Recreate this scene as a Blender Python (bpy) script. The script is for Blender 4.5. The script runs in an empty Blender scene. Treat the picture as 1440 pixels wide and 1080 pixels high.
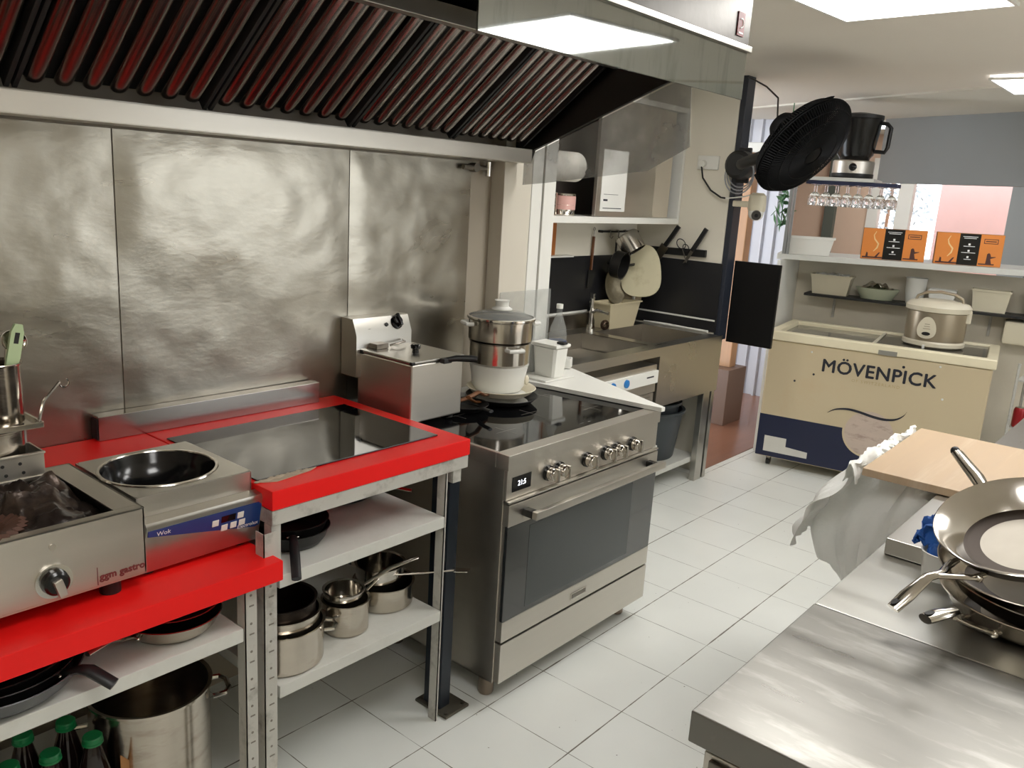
import bpy, bmesh, math, random
from mathutils import Matrix, Vector, Euler, noise
random.seed(7)
S = bpy.context.scene
C = S.collection
PI = math.pi

# ---------------------------------------------------------------- camera
cam_d = bpy.data.cameras.new('camera'); cam = bpy.data.objects.new('camera', cam_d); C.objects.link(cam)
cam_d.sensor_fit = 'HORIZONTAL'; cam_d.sensor_width = 36; cam_d.lens = 36*1180/1440
cam_d.clip_start = .02; cam_d.clip_end = 100
yaw, pit, rol = [math.radians(a) for a in (39.8, 13.2, 3.5)]
fw = Vector((math.cos(yaw)*math.cos(pit), math.sin(yaw)*math.cos(pit), -math.sin(pit)))
rt = Vector((math.sin(yaw), -math.cos(yaw), 0)); up = rt.cross(fw)
r2 = math.cos(rol)*rt + math.sin(rol)*up; u2 = -math.sin(rol)*rt + math.cos(rol)*up
cam.matrix_world = Matrix(((r2.x, u2.x, -fw.x, 0), (r2.y, u2.y, -fw.y, 0), (r2.z, u2.z, -fw.z, 1.7), (0, 0, 0, 1)))
S.camera = cam

# ---------------------------------------------------------------- world, exposure
W = bpy.data.worlds.new('sky'); S.world = W; W.use_nodes = True
W.node_tree.nodes['Background'].inputs[0].default_value = (.86, .93, 1, 1)
W.node_tree.nodes['Background'].inputs[1].default_value = 2.0
S.view_settings.view_transform = 'Standard'; S.view_settings.look = 'None'
S.view_settings.exposure = 1.25; S.view_settings.gamma = 1; S.view_settings.use_curve_mapping = False
LIGHT = 6.0       # emission of the ceiling panels

# ---------------------------------------------------------------- materials
def lin(c):
    return tuple((v/12.92 if v <= .04045 else ((v+.055)/1.055)**2.4) for v in c)
def rgb(r, g, b): return (*lin((r/255, g/255, b/255)), 1)
MATS = {}
def nd(nt, t, **kw):
    n = nt.nodes.new(t)
    for k, v in kw.items():
        if k in n.inputs: n.inputs[k].default_value = v
        else: setattr(n, k, v)
    return n
def mat(name, col, rough=.5, metal=0., var=.08, vscale=6., bump=0., bscale=40., stretch=(1, 1, 1), rvar=0., spec=.5, coat=0., trans=0., emit=0., dirt=None, dscale=3., damt=.5):
    """Principled material with procedural colour, roughness and bump variation."""
    m = bpy.data.materials.new(name); m.use_nodes = True; nt = m.node_tree; p = nt.nodes['Principled BSDF']
    L = nt.links.new
    tc = nd(nt, 'ShaderNodeTexCoord'); mp = nd(nt, 'ShaderNodeMapping'); mp.inputs['Scale'].default_value = stretch
    L(tc.outputs['Object'], mp.inputs['Vector'])
    nz = nd(nt, 'ShaderNodeTexNoise', Scale=vscale, Detail=4.); L(mp.outputs[0], nz.inputs['Vector'])
    mx = nd(nt, 'ShaderNodeMix', data_type='RGBA')
    a = [max(0, c*(1-var)) for c in col[:3]]; b = [min(1, c*(1+var)) for c in col[:3]]
    mx.inputs[6].default_value = (*a, 1); mx.inputs[7].default_value = (*b, 1)
    L(nz.outputs['Fac'], mx.inputs[0]); out = mx.outputs[2]
    if dirt:
        n2 = nd(nt, 'ShaderNodeTexNoise', Scale=dscale, Detail=6., Roughness=.65); L(mp.outputs[0], n2.inputs['Vector'])
        mr = nd(nt, 'ShaderNodeMapRange'); mr.inputs[1].default_value = .52; mr.inputs[2].default_value = .75; mr.inputs[4].default_value = damt
        L(n2.outputs['Fac'], mr.inputs[0]); m2 = nd(nt, 'ShaderNodeMix', data_type='RGBA'); m2.inputs[7].default_value = dirt
        L(mr.outputs[0], m2.inputs[0]); L(out, m2.inputs[6]); out = m2.outputs[2]
    L(out, p.inputs['Base Color'])
    p.inputs['Roughness'].default_value = rough; p.inputs['Metallic'].default_value = metal
    p.inputs['Specular IOR Level'].default_value = spec
    if coat: p.inputs['Coat Weight'].default_value = coat; p.inputs['Coat Roughness'].default_value = .05
    if trans: p.inputs['Transmission Weight'].default_value = trans
    if rvar:
        mr = nd(nt, 'ShaderNodeMapRange'); mr.inputs[3].default_value = max(.02, rough-rvar); mr.inputs[4].default_value = rough+rvar
        L(nz.outputs['Fac'], mr.inputs[0]); L(mr.outputs[0], p.inputs['Roughness'])
    if bump:
        nb = nd(nt, 'ShaderNodeTexNoise', Scale=bscale, Detail=3.); L(mp.outputs[0], nb.inputs['Vector'])
        bp = nd(nt, 'ShaderNodeBump', Strength=bump, Distance=.01); L(nb.outputs['Fac'], bp.inputs['Height']); L(bp.outputs[0], p.inputs['Normal'])
    if emit:
        p.inputs['Emission Color'].default_value = col; p.inputs['Emission Strength'].default_value = emit
    MATS[name] = m
    return m
def glassy(name, tint, alpha=.3, rough=.03):
    """thin clear sheet: part see-through, part glossy and tinted haze, with smears"""
    m = bpy.data.materials.new(name); m.use_nodes = True; nt = m.node_tree; L = nt.links.new
    p = nt.nodes['Principled BSDF']; p.inputs['Base Color'].default_value = tint; p.inputs['Roughness'].default_value = rough
    tc = nd(nt, 'ShaderNodeTexCoord'); nz = nd(nt, 'ShaderNodeTexNoise', Scale=5., Detail=5.); L(tc.outputs['Object'], nz.inputs['Vector'])
    mr = nd(nt, 'ShaderNodeMapRange'); mr.inputs[1].default_value = .3; mr.inputs[2].default_value = .7
    mr.inputs[3].default_value = alpha*.6; mr.inputs[4].default_value = min(1, alpha*1.4)
    L(nz.outputs['Fac'], mr.inputs[0]); L(mr.outputs[0], p.inputs['Alpha'])
    return m

STEEL = mat('brushed_steel', rgb(204, 199, 190), .36, 1, .05, 3, 0, 60, (1, 1, 14), .06)
STEELH = mat('brushed_steel_flat', rgb(190, 187, 180), .30, 1, .06, 3, 0, 40, (1, 10, 1), .06)
STEELD = mat('worn_dark_steel', rgb(128, 122, 114), .33, 1, .15, 4, .05, 40, (1, 1, 1), .08)
SHINY = mat('polished_steel', rgb(205, 200, 192), .14, 1, .08, 10, .02, 30, (1, 1, 1), .05)
POT = mat('pot_steel', rgb(196, 188, 176), .2, 1, .12, 8, .03, 40, (1, 1, 4), .08, dirt=rgb(120, 95, 70), dscale=7, damt=.5)
CHROME = mat('chrome', rgb(225, 222, 216), .08, 1, .02)
HOODST = mat('hood_steel', rgb(76, 74, 71), .36, 1, .12, 4, .05, 20, (1, 1, 1), .08)
MIRROR = mat('hood_bright_steel', rgb(168, 172, 170), .035, 1, .08, 7, 0, 8, (1, 1, .16), .02, dirt=rgb(104, 118, 116), dscale=14, damt=.6)
SLAT = mat('greasy_filter_steel', rgb(150, 142, 136), .22, 1, .2, 4, .02, 25, (1, 1, 1), .07)
DARKIN = mat('dark_recess', rgb(26, 24, 23), .6)
RED = mat('red_laminate', rgb(232, 26, 24), .42, 0, .04, 5, .01, 80, (1, 1, 1), .05, spec=.3)
BLACKG = mat('black_ceramic_glass', rgb(14, 14, 15), .05, 0, .2, 4, .004, 6, spec=.7)
BLACK = mat('black_plastic', rgb(20, 20, 21), .45)
BLACKS = mat('black_gloss_plastic', rgb(12, 12, 13), .2)
NONSTICK = mat('nonstick_coating', rgb(30, 29, 28), .4, .2, .2, 12)
PANIN = mat('used_pan_interior', rgb(52, 44, 38), .40, .85, .25, 5, 0, 30, (1, 1, 1), .08)
GREYENAM = mat('grey_pan_outside', rgb(96, 97, 100), .35, .6, .1)
SHELF = mat('white_melamine_shelf', rgb(205, 205, 198), .45, 0, .04, 5, dirt=rgb(140, 132, 120), dscale=5, damt=.25)
WHITEP = mat('white_plastic', rgb(226, 225, 218), .35, 0, .03)
CREAMP = mat('cream_plastic', rgb(214, 206, 184), .4, 0, .04)
WHITEM = mat('white_painted_metal', rgb(188, 186, 178), .45, .1, .08, 9, .05, 50, dirt=rgb(92, 82, 70), dscale=11, damt=.8)
NAVY = mat('navy_painted_steel', rgb(24, 32, 42), .32, .2, .2, 6)
PLATE = mat('rusty_floor_plate', rgb(96, 92, 82), .5, .6, .25, 20)
WALLP = mat('painted_wall', rgb(224, 218, 203), .6, 0, .03, 3)
COLP = mat('cream_column_paint', rgb(206, 199, 184), .55, 0, .03, 3)
TAUPE = mat('taupe_wall', rgb(158, 148, 132), .55, 0, .05, 3)
CEILP = mat('ceiling_paint', rgb(226, 219, 207), .7, 0, .03, 2)
CEILT = mat('ceiling_tile', rgb(222, 218, 206), .7, 0, .03, 2)
HEADP = mat('grey_header_paint', rgb(150, 154, 154), .6, 0, .04, 2)
BLKSPL = mat('black_splashback', rgb(34, 34, 36), .32, 0, .2, 5)
WOODB = mat('beech_board', rgb(182, 158, 130), .35, 0, .12, 3, 0, 30, (1, 14, 1), .08, dirt=rgb(206, 188, 164), dscale=1.2, damt=.7)
WOODD = mat('brown_wood_floor', rgb(134, 92, 72), .3, 0, .2, 2, .02, 8, (1, 8, 1))
WOODO = mat('orange_wood', rgb(176, 106, 48), .45, 0, .15, 4, 0, 1, (8, 8, 1))
TANW = mat('tan_wood', rgb(186, 142, 104), .4, 0, .2, 4, 0, 1, (6, 6, 1))
HANDW = mat('brown_wood_handle', rgb(110, 68, 36), .4, 0, .2, 10)
FRZ = mat('cream_enamel', rgb(200, 184, 152), .35, 0, .03, 2, dirt=rgb(196, 156, 112), dscale=2.2, damt=.35)
FRZN = mat('navy_print', rgb(20, 28, 58), .35, 0, .1)
INK = mat('dark_ink', rgb(30, 32, 44), .5)
GOLDINK = mat('gold_ink', rgb(184, 164, 122), .5)
WHITEINK = mat('white_ink', rgb(230, 230, 228), .5)
REDINK = mat('maroon_ink', rgb(110, 40, 40), .5)
BLUEP = mat('blue_panel', rgb(24, 56, 118), .3, 0, .06)
BLUEK = mat('blue_knob', rgb(36, 120, 190), .35)
GREENCAP = mat('green_cap', rgb(10, 120, 66), .35)
GREENHAND = mat('pale_green_plastic', rgb(186, 204, 160), .4)
COLA = mat('dark_bottle', rgb(30, 20, 18), .08, 0, .1, spec=.6)
CARD = mat('cardboard', rgb(170, 120, 72), .7, 0, .1, 20)
PAPER = mat('paper', rgb(225, 224, 218), .7, 0, .03)
TISSUE = mat('tissue_paper', rgb(228, 224, 214), .85, 0, .04, 20, .1, 60)
BAGM = mat('white_plastic_bag', rgb(250, 250, 246), .3, 0, .02, 6, .5, 26)
_nt = BAGM.node_tree; _tr = nd(_nt, 'ShaderNodeBsdfTranslucent'); _tr.inputs[0].default_value = rgb(246, 246, 240); _mx = nd(_nt, 'ShaderNodeMixShader'); _mx.inputs[0].default_value = .15
_nt.links.new(_nt.nodes['Principled BSDF'].outputs[0], _mx.inputs[1]); _nt.links.new(_tr.outputs[0], _mx.inputs[2]); _nt.links.new(_mx.outputs[0], _nt.nodes['Material Output'].inputs[0])
BLUECL = mat('blue_cloth', rgb(28, 84, 160), .7, 0, .2, 14, .4, 40)
GREYTUB = mat('dark_grey_tub', rgb(54, 60, 64), .4)
OLIVE = mat('worn_cream_board', rgb(204, 196, 164), .5, 0, .08, 8, dirt=rgb(150, 134, 88), dscale=9, damt=.5)
CHAMP = mat('champagne_metal', rgb(176, 164, 144), .3, .75, .05)
CRUMP = mat('burnt_foil', rgb(46, 38, 34), .32, .4, .5, 14, .5, 30, dirt=rgb(116, 96, 82), dscale=8, damt=.7)
BROWNM = mat('brown_mould', rgb(86, 58, 46), .5, 0, .2, 10)
SCOOP = mat('scoop_print', rgb(196, 178, 164), .5, 0, .08, 6, 0, 1, (1, 1, 3), dirt=rgb(132, 104, 94), dscale=9, damt=.8)
ORANGE = mat('orange_print', rgb(222, 134, 56), .4, 0, .12, 5)
LEAF = mat('leaf', rgb(70, 116, 76), .5, 0, .3, 9)
LEAFGLARE = mat('overexposed_leaf', rgb(176, 190, 198), .5, 0, .3, 9)  # overexposed daylight put into the leaf colour
PINKW = mat('pink_render', rgb(236, 196, 190), .8, 0, .02)
TANWALL = mat('tan_wall', rgb(216, 190, 168), .7, 0, .04)
CORR = mat('corrugated_sheet', rgb(206, 208, 216), .35, .1, .05)
DARKDISP = mat('display_glass', rgb(8, 9, 14), .08)
GLASS = mat('clear_glass', (1, 1, 1, 1), .02, 0, 0, trans=1.)
PET = glassy('clear_plastic', rgb(196, 198, 194), .25, .08)
SMOKY = glassy('smeared_plastic_sheet', rgb(168, 168, 164), .42, .15)
PANE = glassy('window_glass', rgb(220, 230, 235), .06, .02)
LIDGL = glassy('freezer_glass', rgb(150, 146, 132), .8, .06)
OVENGL = mat('oven_door_glass', rgb(34, 36, 36), .1, 0, .1, spec=.9, coat=.5)
OVENIN = mat('oven_inner_glass', rgb(74, 78, 78), .2, .2, .06, 3, .01, 5)
LAMP = mat('lamp_diffuser', (1, .985, .955, 1), .5, emit=LIGHT)
LAMP2 = mat('lamp_diffuser_cool', (.95, .96, 1, 1), .5, emit=LIGHT*.55)
FILLPANE = mat('added_fill_pane', (.93, .97, 1, 1), .5, emit=1.3)  # glow of the added window behind the counters
DISPTXT = mat('display_digits', (.85, .9, 1, 1), .5, emit=1.5)

def floor_mat():
    m = bpy.data.materials.new('white_floor_tiles'); m.use_nodes = True; nt = m.node_tree; L = nt.links.new
    p = nt.nodes['Principled BSDF']; tc = nd(nt, 'ShaderNodeTexCoord'); sp = nd(nt, 'ShaderNodeSeparateXYZ'); L(tc.outputs['Object'], sp.inputs[0])
    wob = nd(nt, 'ShaderNodeTexNoise', Scale=9., Detail=4.); L(tc.outputs['Object'], wob.inputs['Vector'])
    ds = []; sc_ = {'X': 1.9, 'Y': 1.0}
    for ax, off, pitch in (('X', 1.907, .302), ('Y', 1.610, .338)):
        a = nd(nt, 'ShaderNodeMath', operation='SUBTRACT'); a.inputs[1].default_value = off; L(sp.outputs[ax], a.inputs[0])
        b = nd(nt, 'ShaderNodeMath', operation='PINGPONG'); b.inputs[1].default_value = pitch/2; L(a.outputs[0], b.inputs[0]); cM = nd(nt, 'ShaderNodeMath', operation='MULTIPLY'); cM.inputs[1].default_value = sc_[ax]; L(b.outputs[0], cM.inputs[0]); ds.append(cM)
    mn = nd(nt, 'ShaderNodeMath', operation='MINIMUM'); L(ds[0].outputs[0], mn.inputs[0]); L(ds[1].outputs[0], mn.inputs[1])
    w = nd(nt, 'ShaderNodeMapRange'); w.inputs[1].default_value = .3; w.inputs[2].default_value = .75; w.inputs[3].default_value = .0005; w.inputs[4].default_value = .0036
    L(wob.outputs['Fac'], w.inputs[0])
    lt = nd(nt, 'ShaderNodeMath', operation='LESS_THAN'); L(mn.outputs[0], lt.inputs[0]); L(w.outputs[0], lt.inputs[1])
    nz = nd(nt, 'ShaderNodeTexNoise', Scale=2.2, Detail=6.); L(tc.outputs['Object'], nz.inputs['Vector'])
    mx = nd(nt, 'ShaderNodeMix', data_type='RGBA'); mx.inputs[6].default_value = rgb(214, 216, 211); mx.inputs[7].default_value = rgb(232, 234, 229); L(nz.outputs['Fac'], mx.inputs[0])
    sp2 = nd(nt, 'ShaderNodeTexNoise', Scale=55., Detail=2.); L(tc.outputs['Object'], sp2.inputs['Vector'])
    gt = nd(nt, 'ShaderNodeMath', operation='GREATER_THAN'); gt.inputs[1].default_value = .765; L(sp2.outputs['Fac'], gt.inputs[0])
    mm = nd(nt, 'ShaderNodeMath', operation='MAXIMUM'); L(lt.outputs[0], mm.inputs[0]); L(gt.outputs[0], mm.inputs[1])
    m2 = nd(nt, 'ShaderNodeMix', data_type='RGBA'); m2.inputs[7].default_value = rgb(104, 98, 88); L(mm.outputs[0], m2.inputs[0]); L(mx.outputs[2], m2.inputs[6])
    L(m2.outputs[2], p.inputs['Base Color']); p.inputs['Roughness'].default_value = .34
    return m
def steel_wall_mat():
    m = bpy.data.materials.new('dented_wall_steel'); m.use_nodes = True; nt = m.node_tree; L = nt.links.new
    p = nt.nodes['Principled BSDF']; tc = nd(nt, 'ShaderNodeTexCoord'); p.inputs['Metallic'].default_value = 1
    mp = nd(nt, 'ShaderNodeMapping'); mp.inputs['Rotation'].default_value = (0, .6, 0); mp.inputs['Scale'].default_value = (1, 1, 2.2); L(tc.outputs['Object'], mp.inputs[0])
    n1 = nd(nt, 'ShaderNodeTexNoise', Scale=2.4, Detail=5., Distortion=.6); L(mp.outputs[0], n1.inputs['Vector'])
    mx = nd(nt, 'ShaderNodeMix', data_type='RGBA'); mx.inputs[6].default_value = rgb(140, 134, 122); mx.inputs[7].default_value = rgb(190, 186, 175); L(n1.outputs['Fac'], mx.inputs[0])
    L(mx.outputs[2], p.inputs['Base Color'])
    mr = nd(nt, 'ShaderNodeMapRange'); mr.inputs[3].default_value = .2; mr.inputs[4].default_value = .42; L(n1.outputs['Fac'], mr.inputs[0]); L(mr.outputs[0], p.inputs['Roughness'])
    n2 = nd(nt, 'ShaderNodeTexNoise', Scale=3.2, Detail=2.); L(tc.outputs['Object'], n2.inputs['Vector'])
    n3 = nd(nt, 'ShaderNodeTexNoise', Scale=24., Detail=3.); L(mp.outputs[0], n3.inputs['Vector'])
    b1 = nd(nt, 'ShaderNodeBump', Strength=.55, Distance=.03); L(n2.outputs['Fac'], b1.inputs['Height'])
    b2 = nd(nt, 'ShaderNodeBump', Strength=.06, Distance=.01); L(n3.outputs['Fac'], b2.inputs['Height']); L(b1.outputs[0], b2.inputs['Normal']); L(b2.outputs[0], p.inputs['Normal'])
    return m
FLOORT = floor_mat(); WALLST = steel_wall_mat()

# ---------------------------------------------------------------- mesh helpers
ROOT = {}          # object name -> world matrix of its thing
class MB:
    def __init__(s, M=None): s.bm = bmesh.new(); s.M = M or Matrix(); s.flat = False
    def _add(s, vs, fs):
        vv = [s.bm.verts.new(s.M @ Vector(v)) for v in vs]
        for f in fs:
            try: s.bm.faces.new([vv[i] for i in f])
            except ValueError: pass
        return s
    def box(s, x0, x1, y0, y1, z0, z1, bev=0., M=None, seg=2):
        b = bmesh.new(); bmesh.ops.create_cube(b, size=1)
        for v in b.verts: v.co = Vector(((x0+x1)/2+v.co.x*(x1-x0), (y0+y1)/2+v.co.y*(y1-y0), (z0+z1)/2+v.co.z*(z1-z0)))
        if bev: s.flat = True; bmesh.ops.bevel(b, geom=list(b.edges), offset=bev, segments=seg, profile=.5, affect='EDGES')
        return s.merge(b, M)
    def merge(s, b, M=None):
        T = s.M @ M if M else s.M
        b.verts.index_update()
        vv = [s.bm.verts.new(T @ v.co) for v in b.verts]
        for f in b.faces:
            try: s.bm.faces.new([vv[v.index] for v in f.verts])
            except ValueError: pass
        b.free(); return s
    def lathe(s, prof, c=(0, 0, 0), n=36, M=None, closed=False):
        T = Matrix.Translation(Vector(c)) @ (M or Matrix()); vs = []; rings = []
        for r, z in prof:
            if r < 1e-6: rings.append([len(vs)]); vs.append(T @ Vector((0, 0, z)))
            else:
                rings.append(list(range(len(vs), len(vs)+n)))
                vs += [T @ Vector((r*math.cos(2*PI*k/n), r*math.sin(2*PI*k/n), z)) for k in range(n)]
        fs = []; pr = list(zip(rings, rings[1:]))
        if closed: pr.append((rings[-1], rings[0]))
        for a, b in pr:
            for k in range(n):
                k2 = (k+1) % n
                if len(a) == 1 and len(b) == 1: continue
                if len(a) == 1: fs.append((a[0], b[k2], b[k]))
                elif len(b) == 1: fs.append((a[k], a[k2], b[0]))
                else: fs.append((a[k], a[k2], b[k2], b[k]))
        return s._add(vs, fs)
    def cyl(s, p0, p1, r, n=20, r1=None):
        p0, p1 = Vector(p0), Vector(p1); d = p1-p0; q = d.to_track_quat('Z', 'Y').to_matrix().to_4x4()
        r1 = r if r1 is None else r1
        return s.lathe([(0, 0), (r, 0), (r1, d.length), (0, d.length)], p0, n, q)
    def tube(s, pts, r, n=8, closed=False, flat=1.):
        P = [Vector(p) for p in pts]; N = len(P); R = r if isinstance(r, (list, tuple)) else [r]*N
        vs = []; prev = None
        for i in range(N):
            a = P[i-1] if (i > 0 or closed) else P[i]; b = P[(i+1) % N] if (i < N-1 or closed) else P[i]
            t = (b-a).normalized()
            if prev is None:
                ref = Vector((0, 0, 1)) if abs(t.z) < .9 else Vector((1, 0, 0)); x = t.cross(ref).normalized()
            else: x = (prev - t*prev.dot(t)).normalized()
            y = t.cross(x); prev = x
            for k in range(n):
                an = 2*PI*k/n; vs.append(P[i] + x*R[i]*math.cos(an) + y*R[i]*flat*math.sin(an))
        fs = []
        for i in range(N if closed else N-1):
            j = (i+1) % N
            for k in range(n): k2 = (k+1) % n; fs.append((i*n+k, i*n+k2, j*n+k2, j*n+k))
        if not closed: fs += [tuple(range(n-1, -1, -1)), tuple((N-1)*n+k for k in range(n))]
        return s._add(vs, fs)
    def prism(s, poly, h0, h1, axis='z'):
        """extrude a 2-D outline between h0 and h1 along an axis (x: poly is (y,z); y: (x,z); z: (x,y))"""
        f = {'x': lambda a, b, h: (h, a, b), 'y': lambda a, b, h: (a, h, b), 'z': lambda a, b, h: (a, b, h)}[axis]
        n = len(poly); vs = [f(a, b, h0) for a, b in poly]+[f(a, b, h1) for a, b in poly]
        return s._add(vs, [tuple(range(n)), tuple(range(2*n-1, n-1, -1))]+[(i, (i+1) % n, n+(i+1) % n, n+i) for i in range(n)])
    def ball(s, c, r, n=20, m=12, sc=(1, 1, 1)):
        prof = [(r*math.sin(PI*k/m)*1, -r*math.cos(PI*k/m)) for k in range(m+1)]
        prof[0] = (0, -r); prof[-1] = (0, r)
        return s.lathe(prof, c, n, Matrix.Diagonal((*sc, 1)))
    def grid(s, fn, nu, nv):
        vs = [fn(i/nu, j/nv) for i in range(nu+1) for j in range(nv+1)]
        return s._add(vs, [(i*(nv+1)+j, (i+1)*(nv+1)+j, (i+1)*(nv+1)+j+1, i*(nv+1)+j+1) for i in range(nu) for j in range(nv)])
    def obj(s, name, m, parent=None, label=None, angle=38, solid=0.):
        bm = s.bm; bmesh.ops.recalc_face_normals(bm, faces=list(bm.faces))
        if parent is not None: bm.transform(ROOT[parent.name].inverted())
        for f in bm.faces: f.smooth = True
        lim = math.radians(angle)
        for e in bm.edges: e.smooth = len(e.link_faces) == 2 and e.calc_face_angle(0) < lim
        me = bpy.data.meshes.new(name); bm.to_mesh(me); bm.free()
        me.materials.append(m)
        o = bpy.data.objects.new(name, me); C.objects.link(o)
        if parent is not None: o.parent = parent; ROOT[o.name] = ROOT[parent.name]
        else: ROOT[o.name] = Matrix()
        if label: o['label'] = label
        if s.flat:
            wn = o.modifiers.new('flat_faces', 'WEIGHTED_NORMAL'); wn.keep_sharp = True; wn.weight = 100
        if solid:
            md = o.modifiers.new('thickness', 'SOLIDIFY'); md.thickness = solid; md.offset = 0
        return o
def join(o, mb, m):
    """add a surface detail (holes, slots, printed marks) to an existing mesh under a second material"""
    bm = mb.bm; bmesh.ops.recalc_face_normals(bm, faces=list(bm.faces)); bm.transform(ROOT[o.name].inverted())
    me = o.data; idx = len(me.materials); me.materials.append(m)
    base = bmesh.new(); base.from_mesh(me); bm.verts.index_update()
    vv = [base.verts.new(v.co) for v in bm.verts]
    for f in bm.faces:
        try: nf = base.faces.new([vv[v.index] for v in f.verts]); nf.material_index = idx; nf.smooth = False
        except ValueError: pass
    base.to_mesh(me); base.free(); bm.free()
def thing(name, label, cat, loc=(0, 0, 0), rz=0., group=None, M=None):
    o = bpy.data.objects.new(name, None); C.objects.link(o); o.empty_display_size = .05
    M = M or (Matrix.Translation(Vector(loc)) @ Matrix.Rotation(rz, 4, 'Z'))
    o.matrix_world = M; ROOT[o.name] = M.copy()
    return tag(o, label, cat, group)
def tag(o, label, cat, group=None):
    o['label'] = label; o['category'] = cat; o['kind'] = 'thing'
    if group: o['group'] = group
    return o
def struct(o, label=None):
    o['kind'] = 'structure'
    if label: o['label'] = label
    return o
def dup(root, loc, rz=None, label=None, group=None, scale=None):
    r = root.copy(); C.objects.link(r); r.location = loc
    if rz is not None: r.rotation_euler = (0, 0, rz)
    if scale: r.scale = scale
    if label: r['label'] = label
    if group: r['group'] = group
    for ch in list(root.children):
        c = ch.copy(); C.objects.link(c); c.parent = r
        for g in list(ch.children):
            d = g.copy(); C.objects.link(d); d.parent = c
    return r
def text(body, size, M, m, name='lettering', parent=None, depth=.0008, align='CENTER', spacing=1., bold=0., fat=0.):
    cu = bpy.data.curves.new(name, 'FONT'); cu.body = body; cu.size = size; cu.align_x = align; cu.extrude = depth; cu.space_character = spacing; cu.offset = bold
    cu.resolution_u = 3
    t = bpy.data.objects.new(name, cu); C.objects.link(t)
    dg = bpy.context.evaluated_depsgraph_get(); me = bpy.data.meshes.new_from_object(t.evaluated_get(dg))
    bpy.data.objects.remove(t); bpy.data.curves.remove(cu)
    if fat:
        base = bmesh.new(); base.from_mesh(me)
        for dx, dy in ((fat, 0), (-fat, 0), (0, fat), (0, -fat)):
            q = bmesh.new(); q.from_mesh(me); bmesh.ops.translate(q, verts=list(q.verts), vec=(dx, dy, .00004*(1+dx/fat)+.00002*dy/fat)); tmp = bpy.data.meshes.new('tmp'); q.to_mesh(tmp); q.free(); base.from_mesh(tmp); bpy.data.meshes.remove(tmp)
        base.to_mesh(me); base.free()
    T = M if parent is None else ROOT[parent.name].inverted() @ M
    me.transform(T); me.materials.clear(); me.materials.append(m)
    o = bpy.data.objects.new(name, me); C.objects.link(o)
    if parent is not None: o.parent = parent; ROOT[o.name] = ROOT[parent.name]
    return o
def face_M(p, xdir, ydir):
    """matrix placing XY artwork at p, x along xdir, y along ydir"""
    x = Vector(xdir).normalized(); y = Vector(ydir).normalized(); z = x.cross(y).normalized(); y = z.cross(x)
    return Matrix(((x.x, y.x, z.x, p[0]), (x.y, y.y, z.y, p[1]), (x.z, y.z, z.z, p[2]), (0, 0, 0, 1)))
FRONT = ((1, 0, 0), (0, 0, 1))      # artwork on a face that looks toward -Y
def arc(c, r, a0, a1, n, ax=Vector((1, 0, 0)), ay=Vector((0, 0, 1))):
    return [Vector(c)+ax*r*math.cos(a0+(a1-a0)*k/n)+ay*r*math.sin(a0+(a1-a0)*k/n) for k in range(n+1)]
def pan_prof(rb, rt, h, t=.003, lip=.006):
    return [(0, 0), (rb*.9, 0), (rb, h*.08), (rb+(rt-rb)*.6, h*.42), (rt, h-.004), (rt+lip, h), (rt+lip-.002, h+.0015), (rt-t, h-.002), (rb-t, t+.004), (rb*.94, t), (0, t)]

# ================================================================ ROOM SHELL
def wall(name, x0, x1, y0, y1, z0, z1, m, label=None):
    return struct(MB().box(x0, x1, y0, y1, z0, z1).obj(name, m), label)
struct(MB().prism([(-1.8, -1.8), (9.6, -1.8), (9.6, 2.33), (4.75, 2.33), (4.75, 3.05), (-1.8, 3.05)], -.06, 0).obj('floor', FLOORT), 'white square floor tiles with thin grey grout')
wall('floor_hall', 4.78, 9.6, 2.331, 4.2, -.06, .004, WOODD, 'brown wood floor beyond the doorway')
CZ = 2.40
struct(MB().prism([(-1.7, -1.7), (4.05, -1.7), (5.34, 1.03), (6.24, 2.98), (6.8, 4.2), (-1.7, 4.2)], CZ, CZ+.05).obj('ceiling', CEILP), 'plain taupe ceiling over the kitchen')
struct(MB().prism([(4.05, -1.7), (9.6, -1.7), (9.6, 4.2), (6.8, 4.2), (6.24, 2.98), (5.34, 1.03)], CZ-.012, CZ+.05).obj('ceiling_far', CEILT), 'paler tiled ceiling strip over the serving hatch')
wall('wall_left', -1.7, 2.62, 2.34, 2.44, 0, CZ, TAUPE, 'wall behind the cooking line')
wall('wall_alcove', 2.62, 4.70, 2.95, 3.05, 0, CZ, WALLP, 'cream wall above the black splashback behind the sink')
wall('wall_wing', 4.70, 4.785, 2.335, 3.05, 0, CZ, WALLP, 'cream partition at the end of the sink')
struct(MB().box(-1.7, 9.6, -1.8, -1.7, 0, .95).box(-1.7, 9.6, -1.8, -1.7, 2.1, CZ).box(-1.7, 2.9, -1.8, -1.7, .95, 2.1).box(5.0, 9.6, -1.8, -1.7, .95, 2.1).obj('wall_right', WALLP), 'cream wall behind the steel counters')
for i_, (wx0, wx1) in enumerate(((2.9, 5.0),)):  # window added out of view, its glowing pane fills the room with light
    w_ = struct(MB().box(wx0, wx0+.05, -1.79, -1.69, .95, 2.1).box(wx1-.05, wx1, -1.79, -1.69, .95, 2.1).box(wx0+.05, wx1-.05, -1.79, -1.69, .95, 1.0).box(wx0+.05, wx1-.05, -1.79, -1.69, 2.05, 2.1).box((wx0+wx1)/2-.025, (wx0+wx1)/2+.025, -1.79, -1.69, 1.0, 2.05).obj('window_%d' % (i_+2), WHITEP), 'added unseen fill window behind the steel counters')
    MB().box(wx0+.05, wx1-.05, -1.76, -1.75, 1.0, 2.05).obj('pane', FILLPANE, w_)
wall('wall_back', -1.8, -1.7, -1.7, 2.44, 0, CZ, WALLP)
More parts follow.
